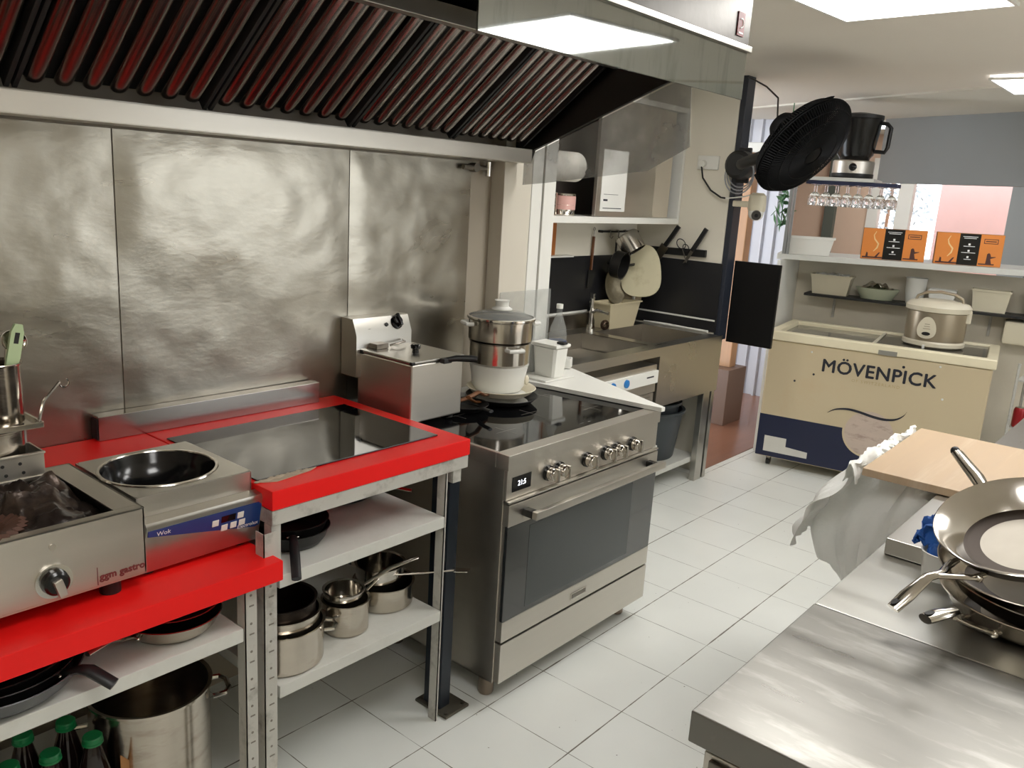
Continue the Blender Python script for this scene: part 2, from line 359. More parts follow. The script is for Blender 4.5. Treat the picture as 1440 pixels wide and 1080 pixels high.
wall('wall_hall', 4.79, 9.6, 4.2, 4.3, 0, CZ, TANWALL)
# column and trim boards at the end of the steel splashback
struct(MB().box(2.60, 2.775, 2.27, 2.95, 0, CZ, .004).obj('column', COLP), 'cream column between cooking line and sink')
struct(MB().box(2.775, 2.845, 2.268, 2.95, 0, CZ, .004).box(2.85, 2.93, 2.262, 2.95, 0, CZ, .004).obj('trim_1', WHITEP), 'white vertical trim boards beside the column')
# hall side: corrugated white sheet, tan post, dark door jamb
MBc = MB()
def corr(u, v):
    y = 2.95+u*1.2; k = u*1.2/.11
    return (7.05+.018*(1 if (k % 1) < .78 else -1), y, v*CZ)
struct(MBc.grid(corr, 170, 1).obj('wall_corrugated', CORR, angle=20, solid=.004), 'white corrugated sheet wall seen through the doorway')
struct(MB().box(4.702, 4.80, 2.298, 2.334, .86, CZ, .004).obj('trim_2', mat('dark_door_jamb', rgb(40, 44, 54), .4)), 'dark edge strip on the end of the partition')
struct(MB().box(5.98, 6.08, 2.80, 2.98, .004, 2.05, .01).obj('trim_3', TANW), 'tan wooden door post in the hall')
struct(MB().box(5.99, 6.09, 2.98, 3.06, .004, 2.05, .006).box(5.95, 6.1, 2.70, 3.10, 2.05, 2.12, .006).obj('trim_4', WHITEP), 'white door lining beside the tan post')
struct(MB().box(5.85, 6.15, 2.74, 3.06, .004, .44, .004).obj('trim_5', mat('brown_plinth', rgb(112, 88, 74), .5)), 'brown plinth at the foot of the tan door post')
# serving hatch: header, side post, far room with window
A = Vector((6.42, .78, 0)); Bv = Vector((7.0, 2.1, 0)); dirh = (Bv-A).normalized()
nh = Vector((dirh.y, -dirh.x, 0))
def hdr(z0, z1, a, b, th):
    p = [A+dirh*a, A+dirh*b, A+dirh*b+nh*th, A+dirh*a+nh*th]
    return MB().prism([(q.x, q.y) for q in p], z0, z1)
struct(hdr(1.905, CZ-.012, -2.6, 1.62, .12).obj('wall_header', HEADP), 'grey header above the serving hatch')
struct(MB().box(8.5, 8.62, -1.7, 1.49, 0, CZ).box(8.5, 8.62, 2.75, 4.2, 0, CZ).box(8.5, 8.62, 1.49, 2.75, 0, 1.15).box(8.5, 8.62, 1.49, 2.75, 2.15, CZ).obj('wall_far', TANWALL), 'tan wall of the room beyond the hatch')
wf = struct(MB().box(8.47, 8.56, 2.66, 2.76, 1.13, 2.17, .004).box(8.47, 8.56, 1.47, 1.53, 1.13, 2.17, .004).box(8.47, 8.56, 2.37, 2.50, 1.13, 2.17, .004).box(8.47, 8.56, 1.53, 2.66, 1.11, 1.17, .004).box(8.47, 8.56, 1.53, 2.66, 2.11, 2.17, .004).obj('window_1', WHITEP), 'white framed window beyond the serving hatch')
MB().box(8.52, 8.528, 1.53, 2.66, 1.17, 2.11).obj('pane', PANE, wf)
struct(MB().box(8.44, 8.5, 3.06, 3.16, 0, CZ).obj('trim_6', mat('grey_green_pipe', rgb(92, 98, 90), .6)), 'dark grey vertical strip on the far tan wall')
struct(MB().box(7.95, 8.15, 1.28, 1.47, 0, CZ).obj('column_far', HEADP), 'grey post at the side of the far window')
struct(MB().box(10.4, 10.5, -1.5, 2.62, 0, 4).obj('wall_outside', PINKW), 'bright pale pink outside wall seen through the window')
struct(MB().box(8.62, 14, -4, 8, -.1, -.02).obj('ground', mat('pale_paving', rgb(190, 186, 180), .8)))
# greenery outside the window
t = thing('hedge', 'hedge outside the far window, leaves coloured pale for overexposure', 'hedge', (10.0, 3.2, 0))
b = MB()
for k in range(1600):
    c = Vector((10.0+random.uniform(-.3, .3), 3.25+random.uniform(-.62, .62), random.uniform(.1, 2.6)))
    a = Vector((random.uniform(-1, 1), random.uniform(-1, 1), random.uniform(-1, 1))).normalized()*.035
    d = a.orthogonal().normalized()*.02
    b._add([c-a, c+d, c+a, c-d], [(0, 1, 2, 3)])
b.obj('foliage', LEAFGLARE, t)
b = MB()
for k in range(5): b.tube([(10+random.uniform(-.2, .2), 2.8+k*.22, -.02), (10+random.uniform(-.2, .2), 2.8+k*.22+random.uniform(-.1, .1), 2.4)], .02, 6)
b.obj('stem', TANW, t)

# ================================================================ CEILING LIGHTS
def panel(loc, sx, sy, label, m=LAMP, rz=0., z=CZ):
    t = thing('ceiling_light', label, 'ceiling light', (loc[0], loc[1], z), rz, 'flat ceiling panel lights')
    T = ROOT[t.name]
    b = MB(T); w = .012
    for q in ((-sx/2, sx/2, -sy/2, -sy/2+w), (-sx/2, sx/2, sy/2-w, sy/2), (-sx/2, -sx/2+w, -sy/2+w, sy/2-w), (sx/2-w, sx/2, -sy/2+w, sy/2-w)): b.box(*q, -.012, 0)
    b.obj('frame', WHITEP, t)
    MB(T).box(-sx/2+w, sx/2-w, -sy/2+w, sy/2-w, -.009, -.001).obj('diffuser', m, t)
    return t
panel((3.09, 1.03), .62, .60, 'square white ceiling light panel over the aisle near the extractor hood', rz=-.08)
panel((5.32, .82), .62, .62, 'bright ceiling light panel at the far end near the grey header', LAMP2, z=CZ-.012)
panel((.75, .55), .62, .60, 'square ceiling light panel over the near end of the kitchen')
panel((3.3, .06), .69, .84, 'ceiling light panel over the far steel counters', rz=.16)
panel((.2, -.95), .62, .60, 'square ceiling light panel near the back corner of the kitchen')
panel((7.4, .6), .62, .60, 'added unseen light panel in the room beyond the hatch', LAMP2, z=CZ-.012)  # added out of view to light the far room
panel((7.5, 2.3), .62, .60, 'added unseen light panel near the far window beyond the hatch', z=CZ-.012)  # second added panel, brightens the far tan wall
panel((3.52, 2.05), .56, .34, 'small added light panel over the sink, hidden by the hood')  # added behind the hood to brighten the cream partition
panel((6.2, 3.55), .5, .5, 'added unseen light panel in the hall beyond the doorway', LAMP2)  # hall fill lamp, added out of view

# ================================================================ STEEL SPLASHBACK
for i, (x0, x1, l) in enumerate(((-1.2, 1.068, 'stainless splashback sheet on the wall behind the charcoal grill'), (1.072, 1.868, 'dented stainless splashback sheet behind the red worktop and wok cooker'), (1.872, 2.47, 'stainless splashback sheet on the wall behind the fryer and steamer'))):
    b = MB(); n = 26
    def sheet(u, v, x0=x0, x1=x1):
        x = x0+u*(x1-x0); z = .80+v*.988
        e = min(u, 1-u, v, 1-v)
        return (x, 2.333-.006*(.5+noise.noise(Vector((x*1.6, z*1.7, 4.1))))*min(1, e*12), z)
    b.grid(sheet, 30, 26)
    o = b.obj('splashback_panel', WALLST, solid=.003); tag(o, l, 'splashback', 'stainless splashback sheets')
# pipe clamp on the wall under the hood
t = thing('pipe_clamp', 'small dark pipe clamp on the wall under the hood', 'clamp', (2.5, 2.333, 1.775))
MB().cyl((2.40, 2.31, 1.765), (2.53, 2.31, 1.765), .010, 12).cyl((2.47, 2.332, 1.765), (2.47, 2.30, 1.765), .018, 12).obj('clamp_body', STEELD, t)
MB().cyl((2.545, 2.31, 1.735), (2.545, 2.31, 1.79), .012, 14).cyl((2.53, 2.31, 1.765), (2.56, 2.31, 1.765), .008, 12).obj('chrome_fitting', CHROME, t)

# ================================================================ EXTRACTOR HOOD
t = thing('extractor_hood', 'large stainless extractor hood with baffle filters over the cooking line', 'extractor hood', (1.0, 2.34, 2.31))
HX0, HX1 = -1.0, 2.67
b = MB().box(HX0, HX1, 1.335, 2.325, 2.31, 2.325)                       # roof
b.box(HX0, HX1, 1.32, 1.335, 2.18, 2.325, .002)                          # front
b.prism([(1.335, 2.18), (1.335, 2.325), (2.325, 2.325), (2.325, 1.795), (2.2, 1.795), (2.18, 1.845), (1.62, 2.075)], HX1-.012, HX1+.004, 'x')
b.prism([(1.335, 2.18), (1.335, 2.325), (2.325, 2.325), (2.325, 1.795), (2.2, 1.795), (2.18, 1.845), (1.62, 2.075)], HX0, HX0+.015, 'x')
b.box(HX0, HX1-.012, 1.345, 1.80, 2.215, 2.22)                           # inner flat sheet
b.obj('canopy', HOODST, t)
MB().box(HX0, HX1-.012, 2.185, 2.325, 1.795, 1.803, .001).box(HX0, HX1-.012, 2.183, 2.187, 1.797, 1.848, .001).box(HX0, HX1-.012, 2.187, 2.215, 1.842, 1.848, .001).box(HX0, HX1-.012, 2.318, 2.325, 1.8, 1.86).obj('grease_channel', STEEL, t)
MB().box(HX0, HX1-.012, 1.79, 1.83, 2.135, 2.185, .003).box(HX0, HX1-.012, 1.83, 1.86, 2.150, 2.156).obj('filter_rail', STEEL, t)
MB().box(HX0, HX1+.006, 1.308, 1.340, 2.166, 2.184, .002).obj('edge_fold', STEELH, t)
b = MB(face_M((2.03, 1.325, 2.098), (1, 0, 0), (0, .0, 1))).box(-.63, .64, -.077, .072, -.003, .003, .001)
b.obj('front_strip', MIRROR, t, label='bright polished steel strip hanging below the front')
bg = MB().box(2.575, 2.62, 1.316, 1.3205, 2.205, 2.275, .001).obj('badge', REDINK, t, label='small dark maroon badge with a white mark')
MB(face_M((2.597, 1.3155, 2.243), *FRONT)).tube(arc((0, 0, 0), .013, 2.2, -1.6, 10, Vector((1, 0, 0)), Vector((0, 1, 0)))+[Vector((-.006, -.016, 0))], .0022, 5).box(-.015, .015, -.031, -.027, -.0005, .0005).obj('badge_mark', WHITEINK, bg)
# filters: slats slope from the channel up to the rail
pb, pt_ = Vector((0, 2.205, 1.855)), Vector((0, 1.835, 2.142))
fd = (pt_-pb); fl = fd.length; fd.normalize(); fnrm = Vector((0, -fd.z, fd.y)) if False else Vector((0, -fd.z, fd.y))
if fnrm.z > 0: fnrm = -fnrm
def FM(x): return Matrix(((1, 0, 0, x), (0, fd.y, fnrm.y, pb.y), (0, fd.z, fnrm.z, pb.z), (0, 0, 0, 1)))   # x across, y up the slope, z down into the room
for x0, x1 in ((-.70, -.21), (-.205, .268), (.29, .782), (.788, 1.273), (1.279, 1.768), (1.774, 2.222), (2.228, 2.63)):
    w = x1-x0
    f = MB(FM(x0)).box(0, w, 0, fl, -.045, -.04).box(0, .012, 0, fl, -.04, .002, .002).box(w-.012, w, 0, fl, -.04, .002, .002).box(.012, w-.012, fl-.01, fl, -.04, -.004).obj('baffle_filter', DARKIN, t)
    n = 7; p = (w-.024)/n; b = MB(FM(x0))
    for k in range(n):
        c = .012+p*(k+.5); hw = p*.34
        pts = [(c-hw, .012+hw), (c-hw*.7, .008+hw*.35), (c, .006), (c+hw*.7, .008+hw*.35), (c+hw, .012+hw), (c+hw, fl-.008), (c-hw, fl-.008)]
        def arch(u, v, c=c, hw=hw):
            a = PI*u; y = .010+v*(fl-.018); k_ = min(1, math.sqrt(max(0, 1-(1-min(1, v*(fl-.018)/.022))**2))) if v*(fl-.018) < .022 else 1
            return (c-hw*math.cos(a)*(.35+.65*k_), y, -.016+.016*math.sin(a)*k_)
        vsn = 24; b.grid(lambda u, v, f=arch: f(u, v**2.2), 8, vsn)
    b.obj('baffle_slats', SLAT, f, angle=60)
# smeared clear sheet hanging below the hood side
o = MB().prism([(2.24, 1.80), (2.18, 1.842), (1.62, 2.07), (1.52, 2.105), (1.50, 1.87), (1.66, 1.785), (2.13, 1.722), (2.24, 1.71)], 2.678, 2.681, 'x').obj('side_sheet', SMOKY, t, label='smeared see-through plastic side sheet')

# ================================================================ RED WORKTOPS AND SHELF RACKS
# worktop with the ceramic hob
t = thing('worktop', 'red worktop with a built-in black hob, on a dark navy steel leg', 'worktop', (1.46, 2.0, .0))
MB().box(1.11, 1.812, 1.66, 2.325, .894, .945, .003).obj('top', RED, t)
MB().box(1.112, 1.81, 1.664, 1.70, .853, .893, .002).box(1.112, 1.15, 1.70, 2.3, .853, .893, .002).box(1.772, 1.81, 1.70, 2.3, .853, .893, .002).box(1.15, 1.772, 2.27, 2.3, .853, .893).obj('frame', WHITEM, t, label='scuffed grey steel angle frame')
lg = MB().box(1.765, 1.812, 1.695, 1.772, .012, .853, .004).obj('leg', NAVY, t, label='dark navy square steel leg')
b = MB().box(1.752, 1.862, 1.652, 1.80, .0015, .012, .004)
b.obj('base_plate', PLATE, lg)
for q in ((1.765, 1.665), (1.845, 1.668), (1.765, 1.785)): MB().cyl((*q, .011), (*q, .0155), .006, 10).obj('bolt', STEELD, lg)
MB().box(1.765, 1.80, 2.20, 2.25, 0.0015, .853, .003).obj('leg', NAVY, t)
MB().box(1.755, 1.79, 1.672, 1.694, .81, .853, .002).obj('bracket', WHITEM, t)
MB().box(1.112, 1.14, 1.668, 1.70, .735, .853, .002).obj('corner_post', WHITEM, t)
MB().box(1.114, 1.120, 1.75, 2.25, .795, .853, .002).obj('side_rail', STEELD, t)
t = thing('ceramic_hob', 'large black glass hob let into the red worktop', 'hob', (1.43, 1.97, .945))
MB().box(1.122, 1.752, 1.742, 2.195, .9455, .950, .0015).obj('glass', BLACKG, t)
b = MB()
for k in range(26):
    x = 1.118+k*.0062
    b.ball((x, 1.738+random.uniform(-.006, .006)-(.0 if k < 14 else .0), .9475), random.uniform(.004, .009), 7, 5, (1.3, 1, .35))
b.prism([(1.118, 1.742), (1.30, 1.741), (1.27, 1.727), (1.16, 1.712), (1.128, 1.728)], .9453, .9475)
b.obj('sealant', mat('old_sealant', rgb(176, 160, 140), .6, 0, .2, 30), t, label='lumpy beige sealant along the front corner')
# ledge behind the wok cooker
t = thing('worktop', 'narrow red ledge along the wall behind the wok cooker', 'worktop', (.6, 2.2, .945))
MB().box(-.9, 1.106, 2.075, 2.325, .894, .945, .003).obj('top', RED, t)
MB().box(-.9, 1.1, 2.09, 2.11, .84, .893).box(-.9, 1.1, 2.11, 2.325, .886, .893).obj('support', STEELD, t)
# lower worktop carrying grill and wok cooker
o = MB().box(-.9, 1.100, 1.60, 2.07, .738, .790, .003).obj('worktop', RED); tag(o, 'lower red worktop carrying the charcoal grill and the wok cooker', 'worktop')
# rail
t = thing('steel_rail', 'long stainless box rail along the foot of the splashback', 'rail', (1.36, 2.26, .945))
b = MB(face_M((.975, 2.284, .9455), (1, -.012, 0), (.012, 1, 0)))
b.box(0, .735, 0, .045, 0, .07, .002); b.obj('rail', mat('rail_steel', rgb(178, 172, 166), .2, 1, .05), t)
MB(face_M((.975, 2.284, .9455), (1, -.012, 0), (.012, 1, 0))).box(-.003, -.0005, .004, .041, .004, .062).obj('end_cap', DARKIN, t)

def rack(label, x0, x1, y0, y1, zs, ztop, posts):
    t = thing('shelf_rack', label, 'shelf rack', ((x0+x1)/2, (y0+y1)/2, 0))
    for z in zs:
        MB().box(x0, x1, y0, y1, z-.036, z-.0, .003).obj('shelf', SHELF, t)
    for px, py, w in posts:
        b = MB().box(px, px+w, py, py+.0025, .001, ztop).box(px, px+.0025, py, py+.035, .001, ztop)
        p = b.obj('post', WHITEM, t)
        b = MB()
        z = .08
        while z < ztop-.05: b.box(px+w*.35, px+w*.75, py-.0006, py, z, z+.004); b.cyl((px+w*.5, py-.0006, z+.03), (px+w*.5, py, z+.03), .0035, 8); z += .075
        if w > .03: join(p, b, MATS.get('slot_grey') or mat('slot_grey', rgb(120, 114, 104), .5))
    return t
rack('white shelf rack under the lower red worktop', -.5, 1.012, 1.635, 2.30, (.118, .628), .736, ((1.014, 1.632, .032), (-.53, 1.632, .032), (1.014, 2.27, .032)))
rack('white shelf rack of pots under the hob worktop', 1.135, 1.722, 1.668, 2.26, (.398, .712), .85, ((1.072, 1.640, .036), (1.724, 1.672, .008), (1.724, 2.24, .022)))

# ================================================================ CHARCOAL GRILL
t = thing('charcoal_grill', 'steel countertop grill with one dial and dark crumpled foil on top', 'grill', (.45, 1.86, .79))
GX0, GX1, GY0, GY1, GZ = -.05, .804, 1.682, 2.06, .98
b = MB().box(GX0, GX1, GY0, GY0+.004, .83, GZ, .001).box(GX0, GX0+.004, GY0, GY1, .83, GZ).box(GX1-.004, GX1, GY0, GY1, .83, GZ).box(GX0, GX1, GY1-.004, GY1, .83, GZ).box(GX0, GX1, GY0, GY1, .826, .83)
b.box(GX0, GX1, GY0, GY0+.024, GZ-.004, GZ, .001).box(GX1-.055, GX1, GY0+.024, GY1, GZ-.004, GZ, .001).box(GX0, GX1-.055, GY1-.03, GY1, GZ-.004, GZ, .001).box(GX0, GX0+.05, GY0+.024, GY1-.03, GZ-.004, GZ)
b.obj('body', STEEL, t)
MB().box(GX0+.05, GX1-.055, GY0+.024, GY1-.03, .935, .94).obj('grill_plate', mat('burnt_plate', rgb(40, 34, 30), .35, .6, .3, 12), t)
for fx in (.02, .74): MB().cyl((fx, 1.72, .7905), (fx, 1.72, .826), .022, 16).obj('foot', BLACK, t)
for fx in (.02, .74): MB().cyl((fx, 2.02, .7905), (fx, 2.02, .826), .022, 16).obj('foot', BLACK, t)
k = MB().cyl((.612, 1.682, .872), (.612, 1.676, .872), .036, 32).obj('dial_ring', CHROME, t)
MB().lathe([(0, 0), (.027, 0), (.025, .014), (.02, .018), (0, .018)], (.612, 1.676, .872), 28, Matrix.Rotation(PI/2, 4, 'X')).obj('dial', BLACKS, k)
MB(face_M((.612, 1.655, .872), (.96, 0, .28), (-.28, 0, .96))).box(-.0085, .0085, -.026, .012, -.006, .008, .002).obj('pointer', STEEL, k)
MB().cyl((.614, 1.682, .945), (.614, 1.678, .945), .007, 14).obj('pilot_lamp', SHINY, t)
text('ggm gastro', .0215, face_M((.800, 1.6812, .842), *FRONT), REDINK, 'lettering', t, .0006, 'RIGHT', 1.02, .0006)
MB().box(.698, .6995, 1.6812, 1.682, .832, .872).obj('mark', REDINK, t)
# crumpled foil
def foil(u, v, x0, x1, y0, y1, z, amp, sd):
    x = x0+u*(x1-x0); y = y0+v*(y1-y0)
    n = (1-2.4*abs(noise.noise(Vector((x*9, y*7, sd)))))*.55+(1-2*abs(noise.noise(Vector((x*22, y*18, sd+3)))))*.16-.35
    e = min(u, 1-u, v, 1-v)
    return (x+.012*noise.noise(Vector((x*30, y*30, sd+9))), y+.012*noise.noise(Vector((x*30, y*30, sd+5))), z+amp*(max(0, .55+n))*min(1, .25+e*5))
o = MB().grid(lambda u, v: foil(u, v, .56, .752, 1.712, 1.985, .944, .09, 2.), 40, 46).obj('foil', CRUMP, angle=24, solid=.002); tag(o, 'dark burnt crumpled foil lying on the charcoal grill', 'foil')
t = thing('ridged_mould', 'round brown ridged mould lying on the charcoal grill', 'mould', (.50, 1.79, .942))
b = MB(); N = 60
prof = [(.02, .012), (.045, .012), (.06, .03), (.085, .042), (.095, .036)]
vs = []; fs = []
for j, (r, z) in enumerate(prof):
    for k in range(N):
        rr = r*(1+(.06 if k % 2 else -.03)*(j > 1)); vs.append((.505+rr*math.cos(2*PI*k/N), 1.79+rr*math.sin(2*PI*k/N), .942+z))
for j in range(len(prof)-1):
    for k in range(N): fs.append((j*N+k, j*N+(k+1) % N, (j+1)*N+(k+1) % N, (j+1)*N+k))
fs.append(tuple(range(N)))
b._add(vs, fs); b.obj('cup', BROWNM, t, angle=10, solid=.003)
MB().lathe([(0, .001), (.05, .001), (.05, .011), (0, .011)], (.505, 1.79, .9405), 30).obj('base', BROWNM, t)

# perforated tray, pot, jar with tools at the back of the grill
t = thing('perforated_tray', 'perforated stainless tray at the back of the charcoal grill', 'tray', (.4, 2.02, .983))
b = MB().box(.05, .722, 1.985, 1.989, .984, 1.048, .001).box(.05, .054, 1.989, 2.068, .984, 1.048).box(.718, .722, 1.989, 2.068, .984, 1.048).box(.054, .718, 2.064, 2.068, .984, 1.048).box(.05, .722, 1.985, 2.068, .981, .984)
b.box(.05, .722, 1.976, 1.985, 1.044, 1.049, .001).box(.05, .722, 1.980, 1.985, .984, .992, .001)
tb = b.obj('tray_body', STEEL, t)
b = MB()
for r in range(2):
    for k in range(16): b.cyl((.13+k*.036+(0 if r else .006), 1.9856, 1.005+r*.022), (.13+k*.036+(0 if r else .006), 1.984, 1.005+r*.022), .004, 8)
join(tb, b, DARKIN)
o = MB().box(.36, .722, 2.08, 2.10, .9465, 1.075, .003).obj('guard', WHITEM); tag(o, 'white edged dark guard panel behind the perforated tray', 'panel')
t = thing('pot', 'small steel pot standing in the perforated tray', 'pot', (.612, 2.03, .985))
MB().lathe([(0, 0), (.078, 0), (.084, .01), (.086, .11), (.092, .112), (.092, .115), (.083, .115), (.081, .012), (0, .005)], (.60, 2.05, .985) if False else (.612, 2.027, .9855), 36, Matrix.Diagonal((1, .42, 1, 1))).obj('pot_body', POT, t)
o = MB().box(.46, .728, 1.995, 2.15, 1.1015, 1.106, .0015).box(.46, .728, 1.990, 1.996, 1.1015, 1.114, .001).box(.724, .730, 1.995, 2.15, 1.1015, 1.114, .001).obj('steel_tray', SHINY); tag(o, 'small flat steel tray on top of the little pot', 'tray')
t = thing('utensil_jar', 'tall steel jar holding kitchen tools on the flat steel tray', 'jar', (.665, 2.06, 1.106))
MB().lathe([(0, 0), (.044, 0), (.046, .006), (.046, .135), (.05, .141), (.049, .143), (.044, .137), (.043, .006), (0, .005)], (.665, 2.06, 1.1065), 32).obj('jar_body', POT, t)
t = thing('ladle', 'steel ladle standing in the tall steel jar', 'ladle', (.665, 2.07, 1.12))
MB().tube([(.675, 2.07, 1.115), (.690, 2.075, 1.26), (.698, 2.08, 1.30)], .005, 8).obj('handle', SHINY, t)
MB().lathe([(0, 0), (.012, .002), (.022, .010), (.027, .024), (.0255, .024), (.02, .011), (0, .004)], (.712, 2.07, 1.30), 24, Matrix.Rotation(1.75, 4, Vector((.8, -.5, 0))) ).obj('bowl', CHROME, t)
t = thing('spatula', 'pale green handled tool standing in the tall steel jar', 'spatula', (.65, 2.05, 1.12))
b = MB(face_M((.675, 2.035, 1.205), (.97, .1, -.22), (.22, 0, .97)))
b.prism([(-.012, 0), (.012, 0), (.016, .06), (.015, .115), (.009, .134), (-.007, .134), (-.013, .115), (-.012, .06)], -.004, .004)
b.obj('handle', GREENHAND, t)
MB(face_M((.675, 2.035, 1.205), (.97, .1, -.22), (.22, 0, .97))).box(-.004, .006, .09, .115, .004, .0046).obj('handle_slot', DARKIN, t)
MB().cyl((.668, 2.045, 1.115), (.675, 2.036, 1.205), .005, 8).obj('shaft', SHINY, t)
t = thing('skewer', 'thin steel skewer leaning over the edge of the flat steel tray', 'skewer', (.73, 2.03, 1.12))
MB().tube([(.722, 2.005, 1.110), (.745, 2.03, 1.152), (.79, 2.05, 1.188)], .0035, 6).obj('shaft', SHINY, t)
MB().tube(arc((.80, 2.05, 1.185), .011, 2.6, 7.2, 10), .002, 5).obj('hook', SHINY, t)

# ================================================================ WOK COOKER
t = thing('wok_cooker', 'steel induction wok cooker with a black bowl and blue control panel', 'wok cooker', (.95, 1.88, .79))
WX0, WX1, WY0, WY1 = .812, 1.100, 1.735, 2.045
cx, cy, wr = .945, 1.893, .130
# top plate with a round opening
b = MB(); N = 64; z0, z1 = .978, .982
ring = [(cx+wr*math.cos(2*PI*k/N), cy+wr*math.sin(2*PI*k/N)) for k in range(N)]
out = []
for k in range(N):
    c, s_ = math.cos(2*PI*k/N), math.sin(2*PI*k/N)
    tx = ((WX1-cx) if c > 0 else (WX0-cx))/c if abs(c) > 1e-6 else 1e9
    ty = ((WY1-cy) if s_ > 0 else (WY0-cy))/s_ if abs(s_) > 1e-6 else 1e9
    m_ = min(tx, ty); out.append((cx+c*m_, cy+s_*m_))
b._add([(*p, z1) for p in ring]+[(*p, z1) for p in out], [(k, (k+1) % N, N+(k+1) % N, N+k) for k in range(N)])
b.obj('top_plate', STEELH, t)
b = MB().box(WX0, WX1, WY0, WY0+.003, .932, .981, .001).box(WX0, WX0+.003, WY0, WY1, .80, .981).box(WX1-.003, WX1, WY0, WY1, .80, .981).box(WX0, WX1, WY1-.003, WY1, .80, .981).box(WX0, WX1, WY0, WY1, .80, .803)
b.obj('body', STEEL, t)
MB().lathe([(0, .885), (.03, .887), (.064, .895), (.085, .91), (.101, .925), (.113, .942), (.121, .960), (.126, .975), (.129, .982)], (cx, cy, 0), 72).obj('bowl', mat('black_wok_glass', rgb(10, 10, 11), .16, 0, .1), t, label='deep glossy black glass bowl', angle=60)
MB().lathe([(.1285, .980), (.131, .9845), (.137, .9845), (.139, .982)], (cx, cy, 0), 56).obj('bowl_rim', SHINY, t)
for q in ((.84, 1.76), (1.075, 1.76), (.84, 2.02), (1.075, 2.02)): MB().cyl((*q, .7905), (*q, .80), .018, 14).obj('foot', BLACK, t)
# front control box
b = MB().prism([(WY0, .932), (1.705, .928), (1.701, .918), (1.728, .802), (WY0, .802)], WX0+.004, WX1+.012, 'x').obj('control_box', STEELH, t)
cp = b
fM = face_M((WX0+.008, 1.7005, .916), (1, 0, 0), (0, -.228, 1)); fM = face_M((WX0+.008, 1.7264-.0009, .807), (1, 0, 0), (0, -.226, 1))
# y from 0 (bottom) to .113 (top)
pw = WX1+.012-WX0-.012
MB(fM).prism([(0, .092), (pw-.012, .036), (pw, .040), (pw, .098), (pw-.008, .106), (.0, .106)], -.0005, .0012).obj('control_panel', BLUEP, cp, label='blue wedge-shaped control panel')
for q in ((.165, .079), (.19, .060), (.214, .061), (.237, .062), (.231, .084)): MB(fM).box(q[0]-.0085, q[0]+.0085, q[1]-.0085, q[1]+.0085, .001, .003, .0012).obj('button', WHITEP, cp)
MB(fM).box(.18, .218, .075, .093, .001, .0022, .0006).obj('display', DARKDISP, cp)
text('Wok', .016, fM @ Matrix.Translation((.02, .089-.0, .0014)) , WHITEINK, 'lettering', cp, .0003, 'LEFT')
text('Electrolux', .014, fM @ Matrix.Translation((pw-.004, .044, .0014)), WHITEINK, 'lettering', cp, .0003, 'RIGHT')

# ================================================================ FRYER
FX0, FX1, FY0, FY1, FZ0, FZ1 = 1.862, 2.108, 1.985, 2.262, .893, 1.108
t = thing('deep_fryer', 'square stainless deep fryer with black lid knob standing beside the hob', 'deep fryer', (1.985, 2.13, .893))
MB().box(FX0, FX1, FY0, FY1, FZ0+.012, FZ1, .007, seg=3).obj('body', STEEL, t)
for q in ((FX0+.03, FY0+.03), (FX1-.03, FY0+.03), (FX0+.03, FY1-.03), (FX1-.03, FY1-.03)): MB().cyl((*q, FZ0), (*q, FZ0+.013), .014, 14).obj('foot', BLACK, t)
ld = MB().box(FX0-.002, FX1+.002, FY0-.003, FY1-.012, FZ1+.001, FZ1+.011, .003).obj('lid', STEELH, t)
MB().lathe([(0, 0), (.012, 0), (.011, .012), (.017, .016), (.018, .026), (.014, .030), (0, .031)], (1.985, 2.10, FZ1+.010), 24).obj('lid_knob', BLACKS, ld)
MB().box(FX0-.004, FX0+.012, FY0-.005, FY0+.008, FZ1-.001, FZ1+.010, .002).obj('lid_corner', BLACK, ld)
MB().box(FX0-.004, FX0+.006, FY1-.03, FY1-.015, FZ1-.004, FZ1+.010, .002).obj('lid_corner', BLACK, ld)
b = MB().prism([(2.245, 1.02), (2.245, 1.165), (2.268, 1.222), (2.328, 1.222), (2.328, 1.02)], FX0-.02, FX1-.01, 'x')
cb = b.obj('control_box', STEELH, t)
sl = Vector((0, .04, .057)).normalized()
MB(face_M((1.905, 2.263, 1.192), (1, 0, 0), sl)).lathe([(0, 0), (.024, 0), (.023, .004), (0, .005)], (0, 0, 0), 24, Matrix.Diagonal((1, .55, 1, 1))).obj('rocker_switch', mat('dark_green_switch', rgb(16, 40, 32), .2), cb)
MB(face_M((2.035, 2.265, 1.195), (1, 0, 0), sl)).lathe([(0, 0), (.027, 0), (.026, .01), (.017, .014), (.016, .026), (0, .027)], (0, 0, 0), 26).box(-.006, .006, -.024, .024, .012, .034, .003).obj('dial', BLACKS, cb)
MB(face_M((1.985, 2.262, 1.189), (1, 0, 0), sl)).cyl((0, 0, 0), (0, 0, .012), .007, 14).obj('pilot_lamp', BLACK, cb)
MB().box(1.90, 1.955, 2.205, 2.25, FZ1+.0112, FZ1+.030, .003).tube([(1.965, 2.21, FZ1+.02), (1.99, 2.20, FZ1+.026), (2.03, 2.205, FZ1+.028), (2.05, 2.235, FZ1+.03)], .004, 8).obj('basket_hook', STEELD, t)
h = MB().box(1.985, 2.025, FY0-.028, FY0-.004, FZ1-.006, FZ1+.012, .004).tube([(2.005, FY0-.018, FZ1+.006), (2.03, FY0-.04, FZ1+.012), (2.065, FY0-.068, FZ1+.012), (2.085, FY0-.085, FZ1+.010)], [.008, .011, .012, .011], 10).obj('basket_handle', BLACK, t)

